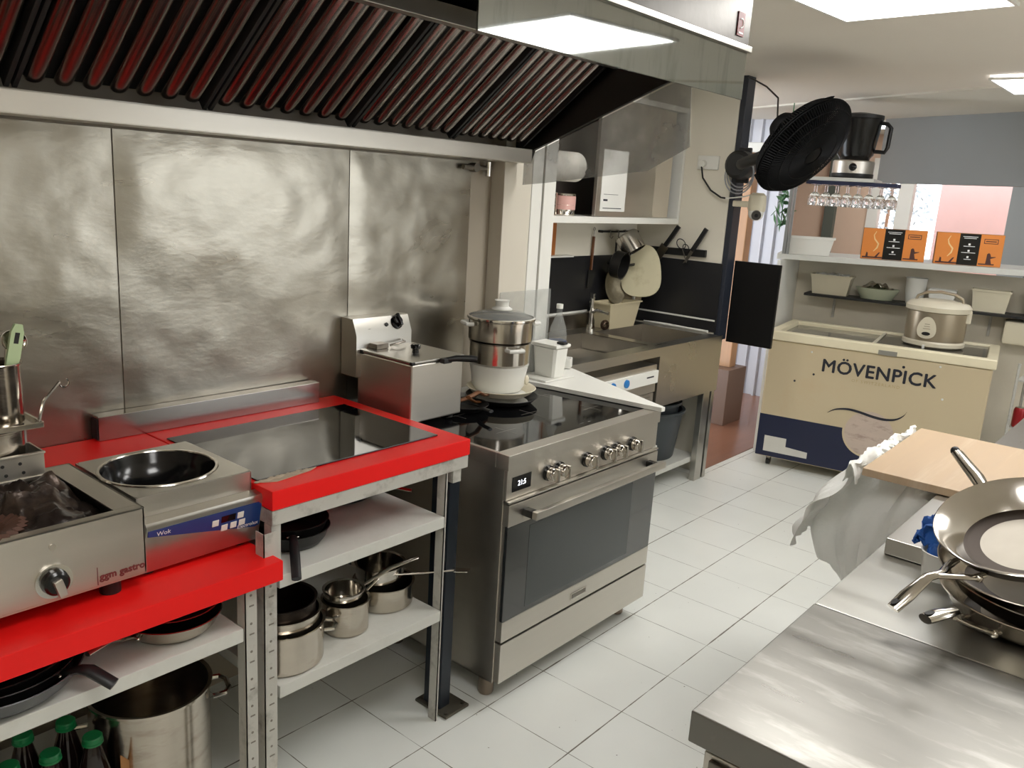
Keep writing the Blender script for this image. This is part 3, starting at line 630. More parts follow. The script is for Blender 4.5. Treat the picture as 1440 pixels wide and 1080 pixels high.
# ================================================================ RANGE COOKER
OX0, OX1, OY0, OY1 = 1.915, 2.822, 1.592, 2.19
t = thing('range_cooker', 'wide stainless range cooker with glass hob, six dials and an oven', 'range cooker', (2.37, 1.9, 0))
b = MB().box(OX0, OX0+.004, OY0+.012, OY1, .085, .84, .001).box(OX1-.004, OX1, OY0+.012, OY1, .085, .84, .001).box(OX0, OX1, OY1-.004, OY1, .085, .84).box(OX0, OX1, OY0+.03, OY1, .085, .09).box(OX0+.004, OX1-.004, OY0+.03, OY0+.034, .09, .84)
b.obj('body', STEEL, t)
b = MB()                                         # hob rim frame
b.box(OX0-.003, OX1+.003, OY0-.006, OY0+.048, .836, .886, .002).box(OX0-.003, OX0+.012, OY0+.048, OY1, .836, .886, .002).box(OX1-.012, OX1+.003, OY0+.048, OY1, .836, .886, .002).box(OX0+.012, OX1-.012, OY1-.02, OY1, .836, .886, .002).box(OX0+.012, OX1-.012, OY0+.048, OY1-.02, .83, .836)
b.obj('hob_frame', STEEL, t)
g = MB().box(OX0+.0125, OX1-.0125, OY0+.0485, OY1-.0205, .879, .8845, .001).obj('hob_glass', BLACKG, t, label='black glass hob with fine printed zone marks')
b = MB()
for (qx, qy) in ((2.12, 1.78), (2.12, 2.02), (2.37, 1.88), (2.62, 1.78), (2.62, 2.02)):
    b.box(qx-.05, qx+.05, qy-.0008, qy+.0008, .8844, .8848).box(qx-.0008, qx+.0008, qy-.05, qy+.05, .8844, .8848)
b.box(2.40, 2.425, 1.67, 1.673, .8844, .8848).box(2.45, 2.465, 1.668, 1.672, .8844, .8848)
join(g, b, mat('print_grey', rgb(120, 116, 110), .4))
cpn = MB().box(OX0+.001, OX1-.001, OY0, OY0+.03, .735, .834, .0015).box(OX0+.001, OX1-.001, OY0-.014, OY0, .727, .734, .002).obj('control_panel', STEEL, t)
dsp = MB().box(1.942, 2.035, OY0-.0022, OY0, .758, .808, .0006).obj('display', DARKDISP, cpn)
text('21:5', .024, face_M((1.988, OY0-.0028, .776), *FRONT), DISPTXT, 'digits', dsp, .0002)
KX = (2.125, 2.185, 2.345, 2.462, 2.535, 2.640)
for i, kx in enumerate(KX):
    kn = MB().lathe([(0, .010), (.0225, .010), (.0225, .022), (.0205, .034), (.018, .037), (0, .0375)], (kx, OY0, .783), 28, Matrix.Rotation(PI/2, 4, 'X')).box(kx-.0055, kx+.0055, OY0-.050, OY0-.03, .759, .807, .003).obj('dial', SHINY, cpn)
    MB().lathe([(0, 0), (.027, 0), (.026, .0095), (0, .0098)], (kx, OY0, .783), 28, Matrix.Rotation(PI/2, 4, 'X')).obj('dial_collar', BLACKS, kn)
d = MB().box(OX0+.003, OX1-.003, OY0-.014, OY0+.026, .242, .316, .002).box(OX0+.003, OX1-.003, OY0-.014, OY0+.026, .648, .722, .002).box(OX0+.003, OX1-.003, OY0+.0, OY0+.026, .316, .648).obj('oven_door', STEEL, t)
wi = MB().box(OX0+.003, OX1-.003, OY0-.0135, OY0-.001, .3165, .6475, .001).obj('door_glass', OVENGL, d, label='dark oven door glass with a lighter window')
MB().box(OX0+.115, OX1-.17, OY0-.0145, OY0-.0138, .335, .628, .0003).obj('inner_window', OVENIN, d)
MB().box(OX0+.07, OX1-.035, OY0-.074, OY0-.054, .672, .699, .003).obj('door_handle', STEEL, d)
for hx in (OX0+.085, OX1-.075): MB().box(hx-.014, hx+.014, OY0-.054, OY0-.0145, .672, .697, .003).obj('handle_mount', BLACKS, d)
bdg = MB().box(2.295, 2.39, OY0-.0165, OY0-.0145, .262, .288, .0008).obj('badge', SHINY, d)
MB().box(2.30, 2.385, OY0-.0172, OY0-.0166, .267, .283).obj('badge_plate', STEELD, bdg)
dw = MB().box(OX0+.003, OX1-.003, OY0-.014, OY0+.026, .092, .234, .002).obj('drawer', STEEL, t)
for q in ((1.965, 1.672), (2.775, 1.672), (1.965, 2.13), (2.775, 2.13)): MB().lathe([(0, .0015), (.024, .0015), (.027, .008), (.027, .09), (0, .09)], (*q, 0), 22).obj('foot', mat('dull_foot_steel', rgb(140, 126, 112), .4, .8, .1) if 'dull_foot_steel' not in MATS else MATS['dull_foot_steel'], t)

# ================================================================ SIDE COUNTER BETWEEN RANGE AND SINK
o = MB().prism([(2.79, 1.565), (2.81, 1.562), (3.085, 2.22), (3.085, 2.33), (2.99, 2.33), (2.99, 2.255), (2.22, 2.255), (2.22, 2.20), (2.70, 2.165), (2.715, 2.11)], .8875, .904).obj('counter', WHITEP); tag(o, 'white wedge-shaped counter between the range cooker and the sink', 'counter')
o = MB().box(2.597, 2.935, 2.254, 2.2585, .906, 1.275, .001).obj('splash_sheet', PET); tag(o, 'clear plastic splash sheet on the foot of the column behind the steamer', 'splash sheet')

# pans and steamer
def frying_pan(name, label, c, r, h, hdir, hl, mi, mo, mh, group=None, M=None, hr=.011, loop=True):
    T = M or Matrix.Translation(Vector(c))
    t = thing(name, label, 'pan', group=group, M=T)
    MB(T).lathe(pan_prof(r*.80, r, h), (0, 0, 0), 48).obj('pan_body', mo, t)
    MB(T).lathe([(0, .0042), (r*.76, .0042), (r*.80, .008), (r*.985, h-.003)], (0, 0, 0), 48).obj('pan_interior', mi, t)
    a = Vector((math.cos(hdir), math.sin(hdir), 0))
    p = [a*(r-.002)+Vector((0, 0, h*.72)), a*(r+.03)+Vector((0, 0, h*.9)), a*(r+hl*.5)+Vector((0, 0, h+.02)), a*(r+hl)+Vector((0, 0, h+.018))]
    MB(T).tube(p, [hr*.7, hr*.8, hr, hr*.95], 10, flat=.6).obj('handle', mh, t)
    return t
frying_pan('frying_pan', 'lower pan with a brown wooden handle under the white steamer, black beneath', (2.415, 2.06, .886), .135, .026, math.radians(184), .15, WHITEP, NONSTICK, HANDW)
frying_pan('frying_pan', 'upper pale pan with a brown wooden handle directly under the white steamer base', (2.42, 2.07, .9135), .13, .028, math.radians(198), .17, WHITEP, CREAMP, HANDW)
t = thing('steamer', 'white plastic steamer base under the two steel pots', 'steamer', (2.45, 2.115, .92))
MB().lathe([(0, 0), (.092, 0), (.094, .004), (.104, .02), (.108, .06), (.116, .098), (.118, .104), (0, .104)], (2.45, 2.115, .9205), 48).obj('base_body', WHITEP, t)
MB().ball((2.515, 2.022, .963), .02, 18, 10, (.6, .35, 1)).obj('switch_panel', CREAMP, t)
def steel_pot(name, label, c, r, h, hang, mh, extra=None, th=.004):
    t = thing(name, label, 'pot', c)
    MB().lathe([(0, 0), (r-.008, 0), (r, .008), (r, h-.004), (r+.006, h-.001), (r+.006, h+.001), (r-.003, h-.002), (r-th, .008), (0, .005)], c, 48).obj('pot_body', SHINY, t)
    for a in (hang, hang+PI):
        d = Vector((math.cos(a), math.sin(a), 0)); s_ = Vector((-math.sin(a), math.cos(a), 0)); q = Vector(c)+Vector((0, 0, h*.82))
        MB().tube([q+d*(r+.001)-s_*.032, q+d*(r+.026)-s_*.028, q+d*(r+.028), q+d*(r+.026)+s_*.028, q+d*(r+.001)+s_*.032], .008, 8).obj('handle', mh, t)
    return t
steel_pot('steamer_pot', 'lower steel steamer pot with a white handle on the steamer base', (2.45, 2.115, 1.025), .118, .088, math.radians(248), WHITEP)
t = steel_pot('steamer_pot', 'upper steel steamer pot with glass lid and white handles', (2.45, 2.115, 1.1145), .126, .085, math.radians(155), WHITEP)
ldd = MB().lathe([(.128, .084), (.131, .088), (.126, .092), (.09, .108), (.04, .118), (0, .120), (0, .117), (.09, .104), (.124, .088)], (2.45, 2.115, 1.117), 48).obj('lid', PET, t, label='clear glass lid with steel rim')
MB().lathe([(.126, .084), (.134, .086), (.134, .092), (.126, .094)], (2.45, 2.115, 1.117), 48, closed=True).obj('lid_rim', CHROME, ldd)
MB().lathe([(0, 0), (.040, 0), (.040, .004), (.026, .012), (.026, .03), (.030, .036), (0, .037)], (2.45, 2.115, 1.236), 30).obj('lid_knob', WHITEP, ldd)
t = thing('frying_pan', 'black frying pan on the glass hob beside the deep fryer', 'pan', (2.20, 2.06, .886))
MB().lathe(pan_prof(.065, .085, .024), (2.205, 2.06, .8858), 40).obj('pan_body', NONSTICK, t)
MB().tube([(2.19, 1.978, .905), (2.185, 1.95, .915), (2.175, 1.90, .918)], .010, 8, flat=.6).obj('handle', BLACK, t)

# canister, tray and bottle
o = MB().prism([(2.74, 2.10), (2.93, 2.09), (3.03, 2.16), (3.04, 2.25), (2.74, 2.25)], .9055, .912).obj('plastic_tray', WHITEP); tag(o, 'flat white plastic tray under the white canister', 'tray')
t = thing('canister', 'white square canister with a black lid clip beside the sink', 'canister', (2.87, 2.16, .913))
b = MB(); 
prof = [(.058, .0), (.060, .004), (.071, .125), (.0735, .127)]
def sqr(r, z, c=(2.845, 2.165)): return [(c[0]+r*.66*sx, c[1]+r*.9*sy, .9130+z) for sx, sy in ((-1, -.8), (-.8, -1), (.8, -1), (1, -.8), (1, .8), (.8, 1), (-.8, 1), (-1, .8))]
vs = [p for r, z in prof for p in sqr(r, z)]
b._add(vs, [tuple(range(7, -1, -1))]+[(j*8+k, j*8+(k+1) % 8, (j+1)*8+(k+1) % 8, (j+1)*8+k) for j in range(3) for k in range(8)])
b.obj('canister_body', WHITEP, t, angle=20)
MB().box(2.793, 2.897, 2.094, 2.236, 1.041, 1.058, .006).obj('lid', WHITEP, t)
MB().box(2.83, 2.86, 2.085, 2.125, 1.0585, 1.069, .004).obj('lid_clip', BLACK, t)
t = thing('water_bottle', 'clear plastic water bottle standing behind the white canister', 'bottle', (2.975, 2.24, .905))
MB().lathe([(0, 0), (.036, 0), (.04, .008), (.04, .16), (.036, .19), (.016, .245), (.013, .25), (.013, .275), (0, .275)], (2.965, 2.222, .9125), 28).obj('bottle_body', PET, t)
MB().lathe([(.0405, .07), (.041, .075), (.041, .13), (.0405, .135)], (2.965, 2.222, .9125), 28).obj('bottle_label', BLUEP, t)
MB().lathe([(0, .276), (.015, .276), (.015, .296), (0, .297)], (2.965, 2.222, .9125), 20).obj('bottle_cap', WHITEP, t)
o = MB(Matrix.Translation((3.035, 2.215, .9055)) @ Matrix.Rotation(.5, 4, 'Z')).box(-.03, .03, -.025, .025, 0.0075, .055, .006).obj('sponge_box', WHITEP); tag(o, 'small white box leaning beside the white canister', 'box')

# ================================================================ SINK UNIT
t = thing('sink_unit', 'stainless double sink unit with deep apron and steel legs', 'sink', (3.9, 2.6, 0))
SX0, SX1, SY0, SY1, SZ = 3.092, 4.66, 2.255, 2.90, .90
b = MB(); B1 = (3.30, 3.97, 2.35, 2.78); B2 = (4.05, 4.60, 2.35, 2.78)
for q in ((SX0, SX1, SY0, B1[2]), (SX0, SX1, B1[3], SY1), (SX0, B1[0], B1[2], B1[3]), (B1[1], B2[0], B1[2], B1[3]), (B2[1], SX1, B1[2], B1[3])): b.box(*q, SZ-.006, SZ)
b.box(SX0, SX1, SY0-.004, SY0, SZ-.045, SZ+.004, .001).box(3.94, SX1, SY0-.003, SY0, .565, SZ-.04).box(SX1-.004, SX1, SY0, SY1, .565, SZ).box(3.94, 3.944, SY0, SY1, .565, SZ)
b.obj('sink_top', STEELH, t)
BASIN = mat('basin_steel', rgb(176, 170, 160), .34, 1, .1)
for q in (B1, B2):
    d = .24; i = .02
    vs = [(q[0], q[2], SZ), (q[1], q[2], SZ), (q[1], q[3], SZ), (q[0], q[3], SZ), (q[0]+i, q[2]+i, SZ-d), (q[1]-i, q[2]+i, SZ-d), (q[1]-i, q[3]-i, SZ-d), (q[0]+i, q[3]-i, SZ-d)]
    MB()._add(vs, [(0, 1, 5, 4), (1, 2, 6, 5), (2, 3, 7, 6), (3, 0, 4, 7), (4, 5, 6, 7)]).obj('basin', BASIN, t)
MB().box(SX0, 4.2, SY1, SY1+.012, SZ-.006, SZ+.085, .002).obj('upstand', STEELD, t)
MB().box(4.52, 4.60, 2.262, 2.30, .0015, .565, .003).obj('leg', STEELH, t)
MB().box(4.622, 4.66, 2.262, 2.30, .0015, .565, .003).obj('leg', STEELH, t)
MB().box(4.52, 4.56, 2.84, 2.88, .0015, .565, .003).obj('leg', STEELH, t)
MB().box(3.96, 4.60, 2.304, 2.84, .115, .15, .003).obj('lower_shelf', SHELF, t, label='white lower shelf under the sink')
tp = thing('tap', 'upright steel tap at the back of the sink', 'tap', (4.10, 2.83, .9))
MB().cyl((4.10, 2.835, .9005), (4.10, 2.835, .93), .024, 18).cyl((4.10, 2.835, .93), (4.10, 2.835, 1.085), .013, 14).tube([(4.10, 2.835, 1.0), (4.10, 2.80, 1.02), (4.11, 2.72, 1.01)], .010, 10).obj('tap_body', CHROME, tp)
MB().box(4.09, 4.11, 2.82, 2.85, 1.0855, 1.115, .004).obj('lever', CHROME, tp)
t = thing('plastic_tub', 'beige plastic tub standing at the back of the sink', 'tub', (4.3, 2.84, .9))
b = MB(); c0 = (4.33, 2.815)
def rect(hx, hy, z): return [(c0[0]+sx*hx, c0[1]+sy*hy, .9015+z) for sx, sy in ((-1, -1), (1, -1), (1, 1), (-1, 1))]
vs = rect(.135, .052, 0)+rect(.165, .068, .15)+rect(.178, .075, .15)+rect(.178, .075, .158)+rect(.160, .063, .156)+rect(.131, .048, .006)
b._add(vs, [(3, 2, 1, 0)]+[(j*4+k, j*4+(k+1) % 4, (j+1)*4+(k+1) % 4, (j+1)*4+k) for j in range(5) for k in range(4)]+[(20, 21, 22, 23)])
b.obj('tub_body', mat('beige_plastic', rgb(200, 188, 156), .4, 0, .05), t)
t = thing('scourer', 'brown coiled metal scourer beside the tap', 'scourer', (4.16, 2.77, .9))
b = MB()
for k in range(7): b.tube(arc((4.165+random.uniform(-.008, .008), 2.775, .93+random.uniform(-.004, .004)), .026+random.uniform(-.004, .003), 0, 2*PI, 16, Vector((1, random.uniform(-.5, .5), 0)).normalized(), Vector((0, random.uniform(-.4, .4), 1)).normalized()), .0035, 5, True)
b.obj('coil', mat('scourer_metal', rgb(90, 74, 60), .35, .8, .2), t)
t = thing('soap_bottle', 'small white topped bottle beside the beige tub', 'bottle', (4.44, 2.84, 1.0))
MB().lathe([(0, 0), (.016, 0), (.018, .05), (.014, .09), (.006, .12), (.006, .16), (0, .16)], (4.528, 2.82, .9015), 20).lathe([(0,.06),(.01,.06),(.01,.2),(0,.2)],(4.528,2.82,.9015),12).obj('bottle_body', WHITEP, t)
# splashback behind the sink
t = thing('black_splashback', 'matt black splashback board around the sink corner', 'splashback', (4.2, 2.94, 1.15))
MB().box(2.94, 4.69, 2.943, 2.949, .985, 1.325, .001).obj('back_board', BLKSPL, t)
MB().box(4.692, 4.699, 2.32, 2.943, .905, 1.325, .001).obj('side_board', BLKSPL, t)
MB().box(4.686, 4.692, 2.33, 2.94, .972, .982, .001).obj('upper_sealant', WHITEP, t)
MB().tube([(4.675, 2.36, .908), (4.676, 2.5, .909), (4.674, 2.65, .911), (4.676, 2.82, .909)], [.008, .006, .008, .005], 8).obj('lower_sealant', WHITEP, t)
MB().box(2.94, 4.2, 2.936, 2.943, .985, .998, .001).obj('back_sealant', WHITEP, t)

# glass washer under the sink
t = thing('glass_washer', 'stainless glass washer with a white strip of three blue buttons under the sink', 'glass washer', (3.55, 2.5, 0))
MB().box(3.12, 3.925, 2.262, 2.80, .03, .655, .003).box(3.12, 3.925, 2.255, 2.80, .66, .815, .004).obj('body', STEEL, t)
pn = MB().box(3.18, 3.918, 2.238, 2.2545, .715, .785, .003).obj('control_strip', WHITEP, t)
for bx in (3.32, 3.475, 3.60): MB().lathe([(0, 0), (.022, 0), (.021, .008), (0, .01)], (bx, 2.238, .752), 18, Matrix.Rotation(PI/2, 4, 'X')).obj('button', BLUEK, pn)
MB().box(3.80, 3.87, 2.2372, 2.238, .752, .760).obj('mark', INK, pn)
MB().box(3.16, 3.88, 2.250, 2.2615, .10, .64, .003).obj('door', STEELH, t)
for q in ((3.15, 2.29), (3.89, 2.29), (3.15, 2.77), (3.89, 2.77)): MB().cyl((*q, .0015), (*q, .03), .02, 14).obj('foot', BLACK, t)
# tubs on the lower shelf
def tubb(label, z, r, h):
    t = thing('tub', label, 'tub', (4.37, 2.55, z))
    MB().lathe([(0, 0), (r*.82, 0), (r*.85, .01), (r, h-.02), (r+.015, h-.015), (r+.015, h), (r-.004, h), (r*.83, .014), (0, .008)], (4.36, 2.545, z), 40).obj('tub_body', GREYTUB, t)
    return t
t = tubb('dark grey round tub standing on the shelf under the sink', .151, .215, .30)
MB().box(4.57, 4.62, 2.50, 2.57, .42, .44, .004).obj('handle', GREYTUB, t)
tubb('dark tub nested inside the grey tub under the sink', .175, .19, .325)
o = MB().box(4.02, 4.12, 2.315, 2.335, .1505, .30, .002).obj('paper_sheet', PAPER); tag(o, 'white sheet standing on the shelf in front of the dark grey tub', 'paper')

# ================================================================ WALL CABINET ABOVE THE SINK
t = thing('cupboard', 'white wall cabinet with a steel sliding door above the sink', 'cabinet', (4.0, 2.8, 1.54))
CX0, CX1, CY0, CY1, CZ0, CZ1 = 3.345, 4.695, 2.65, 2.945, 1.535, 2.22
MB().box(CX0, CX0+.03, CY0, CY1, CZ0, CZ1, .002).box(CX0+.03, CX1, CY0, CY1, CZ0, CZ0+.035, .002).box(CX1-.025, CX1, CY0, CY1, CZ0+.035, CZ1, .002).box(CX0+.03, CX1-.025, CY0, CY1, CZ1-.03, CZ1, .002).obj('carcass', WHITEP, t)
MB().box(CX0+.03, CX1-.025, CY1-.012, CY1, CZ0+.035, CZ1-.03).obj('back_panel', mat('dark_cabinet_back', rgb(64, 56, 52), .5), t)
dd = MB().box(3.80, 4.38, 2.655, 2.667, CZ0+.037, CZ1-.032, .001).box(3.785, 3.815, 2.648, 2.670, CZ0+.037, CZ1-.032, .002).obj('sliding_door', STEEL, t, label='steel sliding door')
MB().box(4.30, 4.60, 2.68, 2.692, CZ0+.037, CZ1-.032, .001).obj('sliding_door', mat('beige_door', rgb(186, 176, 158), .4), t, label='beige sliding door behind the steel one')
sh = MB().box(3.835, 4.075, 2.6525, 2.6545, 1.60, 1.925).obj('notice', PAPER, dd, label='white paper notice')
MB().box(3.86, 3.90, 2.6515, 2.6525, 1.655, 1.665).box(3.86, 4.04, 2.6515, 2.6525, 1.615, 1.619).box(3.86, 4.0, 2.6515, 2.6525, 1.69, 1.692).obj('print', INK, sh)
t = thing('tissue_roll', 'white paper roll hanging in front of the wall cabinet', 'paper roll', (3.55, 2.70, 1.82))
MB().lathe([(.024, 0), (.076, 0), (.076, .26), (.024, .26)], (3.42, 2.725, 1.82), 40, Matrix.Rotation(PI/2, 4, 'Y'), closed=True).obj('roll', TISSUE, t)
MB().lathe([(.018, -.004), (.0235, -.004), (.0235, .262), (.018, .262)], (3.42, 2.725, 1.82), 28, Matrix.Rotation(PI/2, 4, 'Y'), closed=True).obj('core', mat('grey_card_core', rgb(104, 106, 98), .7), t)
MB().cyl((3.377, 2.725, 1.82), (3.70, 2.725, 1.82), .008, 12).obj('holder_rod', WHITEP, t)
def tin(label, c, r, h, m):
    t = thing('food_tin', label, 'tin', c)
    MB().lathe([(0, 0), (r, 0), (r+.003, .004), (r, .008), (r, h*.45), (r+.002, h*.48), (r, h*.51), (r, h-.008), (r+.003, h-.004), (r, h), (0, h)], c, 32).obj('tin_body', m, t)
    return t
t = tin('dark steel tin on the open cabinet shelf under the paper roll', (3.47, 2.76, CZ0+.036), .075, .115, POT)
t = tin('steel tin with a pinkish paper label on the open cabinet shelf', (3.615, 2.73, CZ0+.036), .058, .112, SHINY)
MB().lathe([(.0595, .03), (.0598, .03), (.0598, .10), (.0595, .10)], (3.615, 2.73, CZ0+.036), 30, closed=True).obj('tin_label', mat('pinkish_label', rgb(206, 160, 152), .6), t)
o = MB().box(3.38, 3.70, 2.86, 2.93, CZ0+.036, 1.78, .004).obj('dark_box', BLACK); tag(o, 'dark box at the back of the open cabinet shelf', 'box')
# small things on the wall under the cabinet
o = MB().box(3.735, 3.815, 2.92, 2.948, 1.338, 1.52, .003).obj('wooden_block', WOODO); tag(o, 'orange brown wooden board strip on the wall under the cabinet', 'board')
o = MB().box(3.72, 3.95, 2.885, 2.948, 1.327, 1.337, .002).obj('ledge', WHITEP); tag(o, 'short white ledge above the black splashback', 'ledge')
t = thing('spatula', 'wooden spoon hanging on the wall left of the hanging steel pot' if False else 'wooden handled spatula hanging beside the steel pot under the cabinet', 'spatula', (4.2, 2.93, 1.4))
MB().tube([(4.20, 2.935, 1.24), (4.205, 2.935, 1.44)], .011, 8, flat=.6).obj('handle', HANDW, t)
MB().tube([(4.205, 2.935, 1.44), (4.206, 2.935, 1.475)], .003, 6).tube(arc((4.206, 2.935, 1.484), .009, 0, 2*PI, 12), .002, 5, True).obj('hook', STEELD, t)
MB().box(4.175, 4.225, 2.933, 2.937, 1.13, 1.24, .001).obj('blade', BLACK, t)
# hanging rack items in the corner
rk = thing('hook_rail', 'dark rail with hooks in the sink corner', 'rail', (4.45, 2.93, 1.46))
MB().tube([(4.26, 2.925, 1.47), (4.68, 2.925, 1.47)], .006, 8).cyl((4.27, 2.948, 1.47), (4.27, 2.92, 1.47), .008, 10).cyl((4.67, 2.948, 1.47), (4.67, 2.92, 1.47), .008, 10).obj('rail_bar', BLACK, rk)
for hx in (4.33, 4.42, 4.50, 4.60): MB().tube([(hx, 2.922, 1.476), (hx, 2.905, 1.48), (hx, 2.90, 1.462), (hx, 2.904, 1.44), (hx, 2.89, 1.432), (hx, 2.882, 1.445)], .003, 6).obj('hook', STEELD, rk)
def hang_pan(name, label, c, r, h, tilt, m, hm, hl):
    M = Matrix.Translation(Vector(c)) @ Euler(tilt).to_matrix().to_4x4()
    t = thing(name, label, 'pot', M=M)
    MB(M).lathe([(0, 0), (r-.01, 0), (r, .01), (r, h), (r+.004, h), (r-.003, h-.002), (r-.004, .01), (0, .006)], (0, 0, 0), 36).obj('pot_body', m, t)
    MB(M).tube([(r, 0, h*.8), (r+.03, 0, h*.9), (r+hl, 0, h*.9)], [.007, .009, .010], 8, flat=.6).obj('handle', hm, t)
    return t
hang_pan('saucepan', 'polished steel saucepan hanging upside down under the cabinet corner', (4.40, 2.84, 1.46), .072, .12, (math.radians(205), math.radians(28), math.radians(150)), SHINY, BLACK, .12)
hang_pan('saucepan', 'black saucepan hanging in the dark sink corner below the steel one', (4.33, 2.86, 1.285), .082, .07, (math.radians(100), 0, math.radians(10)), NONSTICK, BLACK, .12)
t = thing('sieve', 'olive grey wire sieve hanging in the sink corner', 'sieve', (4.40, 2.86, 1.18))
MB(Matrix.Translation((4.39, 2.875, 1.14)) @ Euler((math.radians(78), 0, math.radians(-12))).to_matrix().to_4x4()).lathe([(0, -.04), (.05, -.03), (.082, .0), (.088, .004), (.08, .002), (.048, -.026), (0, -.036)], (0, 0, 0), 32, Matrix.Diagonal((1, 1.25, 1, 1))).obj('bowl', mat('wire_mesh', rgb(120, 112, 92), .4, .6, .3, 60), t)
MB().tube([(4.395, 2.895, 1.24), (4.40, 2.90, 1.42)], .006, 8).obj('handle', BLACK, t)
t = thing('cutting_board', 'worn cream plastic board with rounded end hanging in the sink corner', 'cutting board', (4.62, 2.74, 1.24))
Mb = face_M((4.525, 2.775, 1.24), (.36, -.9, .05), (.33, .10, 1))
def ell(a, b_, n=36, p=2.6):
    r = []
    for k in range(n):
        c, s_ = math.cos(2*PI*k/n), math.sin(2*PI*k/n); r.append((a*math.copysign(abs(c)**(2/p), c), b_*math.copysign(abs(s_)**(2/p), s_)))
    return r
MB(Mb).prism([(x*(1-.22*(y/.17)), y) for x, y in ell(.118, .165)], -.006, .006).obj('board', OLIVE, t)
MB(face_M((4.615, 2.79, 1.12), (.5, -.86, 0), (.15, .1, 1))).prism(ell(.075, .095), -.005, .005).obj('second_board', mat('beige_board', rgb(176, 160, 130), .5), t) if False else None
o = MB(face_M((4.53, 2.86, 1.09), (.6, -.8, .1), (.2, .1, 1))).prism(ell(.08, .10), -.005, .005).obj('cutting_board', mat('beige_board', rgb(176, 160, 130), .5)); tag(o, 'small beige board hanging behind the worn cream board', 'cutting board')
# knife bar
t = thing('knife_bar', 'black magnetic knife bar on the cream partition', 'knife rack', (4.69, 2.64, 1.37))
MB(face_M((4.684, 2.64, 1.37), (0, -1, .02), (0, .02, 1))).box(-.205, .205, -.022, .022, -.012, .012, .003).obj('bar', BLACK, t)
def knife(label, p, ax, bl, bw, hl):
    M = face_M(p, (ax[1], -ax[0], 0) if False else (0, -ax[1], -ax[0]), (0, ax[0]*-1, ax[1]))
    t = thing('kitchen_knife', label, 'knife', M=M, group=None)
    MB(M).prism([(-bw/2, 0), (bw/2, 0), (bw/2, -bl*.7), (-bw/2+.004, -bl)], -.001, .001).obj('blade', STEELD, t)
    MB(M).prism([(-.012, 0), (.012, 0), (.015, hl*.5), (.013, hl), (-.012, hl), (-.011, hl*.5)], -.008, .008).obj('handle', BLACK, t)
knife('broad bladed knife leaning on the knife bar beside the cream board', (4.662, 2.71, 1.40), (.55, .83), .20, .058, .15)
knife('slim dark knife at the far end of the knife bar', (4.664, 2.52, 1.385), (.5, .86), .10, .022, .16)
t = thing('kitchen_scissors', 'wire handled scissors on the middle of the knife bar', 'scissors', (4.67, 2.60, 1.38))
MB().tube(arc((4.664, 2.60, 1.42), .03, 0, 2*PI, 20, Vector((0, 1, 0)), Vector((0, .3, 1))), .003, 6, True).tube(arc((4.664, 2.565, 1.40), .02, 0, 2*PI, 20, Vector((0, 1, 0)), Vector((0, .3, 1))), .003, 6, True).obj('handle', BLACK, t)
MB().tube([(4.664, 2.59, 1.395), (4.664, 2.55, 1.31)], .004, 6).obj('blade', STEELD, t)

# ================================================================ SOCKET, CABLES, CAMERA, FAN
t = thing('socket', 'white double wall socket on the cream partition', 'socket', (4.69, 2.48, 1.91))
MB().box(4.686, 4.699, 2.42, 2.56, 1.87, 1.95, .004).obj('socket_plate', WHITEP, t)
pl = MB().cyl((4.686, 2.515, 1.905), (4.655, 2.515, 1.90), .02, 16).obj('plug', WHITEP, t)
o = MB().tube([(4.66, 2.515, 1.885), (4.662, 2.50, 1.82), (4.664, 2.44, 1.75), (4.666, 2.37, 1.712), (4.66, 2.34, 1.71)], .0055, 6).obj('power_cable', BLACK); tag(o, 'black power cable curving down from the wall socket', 'cable')
o = MB().tube([(4.66, 2.335, 1.71), (4.655, 2.28, 1.715), (4.66, 2.22, 1.725), (4.665, 2.16, 1.742)], .004, 6).obj('camera_cable', WHITEP); tag(o, 'thin white cable running to the dome camera', 'cable')
t = thing('security_camera', 'white swivel security camera on the dark door edge strip', 'security camera', (4.62, 2.17, 1.66))
MB().lathe([(0, .075), (.03, .075), (.047, .06), (.05, .03), (.05, -.02), (.046, -.03), (0, -.03)], (4.67, 2.14, 1.675), 30).obj('housing', CREAMP, t)
MB().ball((4.665, 2.138, 1.637), .044, 28, 16).obj('dome', WHITEP, t)
ln = MB().cyl((4.63, 2.12, 1.627), (4.618, 2.113, 1.623), .027, 22).obj('lens_ring', mat('lens_grey', rgb(60, 58, 54), .3), t)
MB().cyl((4.619, 2.114, 1.624), (4.614, 2.111, 1.622), .010, 16).obj('lens', BLACKS, ln)
MB().box(4.68, 4.73, 2.17, 2.30, 1.665, 1.70, .006).obj('bracket', CREAMP, t)
t = thing('fan', 'black oscillating wall fan hanging beside the doorway', 'fan', (4.25, 1.82, 1.97))
fn_cam = Vector((.47, .76, -.46)).normalized()          # facing, in view axes right, down, away
n_w = (r2*fn_cam.x - u2*fn_cam.y + fw*fn_cam.z).normalized()
FMx = n_w.to_track_quat('Z', 'X').to_matrix().to_4x4(); FMx.translation = Vector((4.20, 1.715, 1.975))
cgs = MB(FMx)
for (r, z) in ((.268, 0), (.268, -.012), (.24, .035), (.19, .055), (.14, .064), (.24, -.055), (.18, -.075)): cgs.tube([(r*math.cos(2*PI*k/48), r*math.sin(2*PI*k/48), z) for k in range(48)], .005 if r > .28 else .0035, 6, True)
for k in range(120):
    a = 2*PI*k/120; c, s_ = math.cos(a), math.sin(a)
    cgs.tube([(r*c, r*s_, z) for r, z in ((.05, .066), (.14, .064), (.19, .055), (.24, .035), (.268, 0))], .0036, 4)
    cgs.tube([(r*c, r*s_, z) for r, z in ((.06, -.085), (.18, -.075), (.24, -.055), (.268, -.012))], .0036, 4)
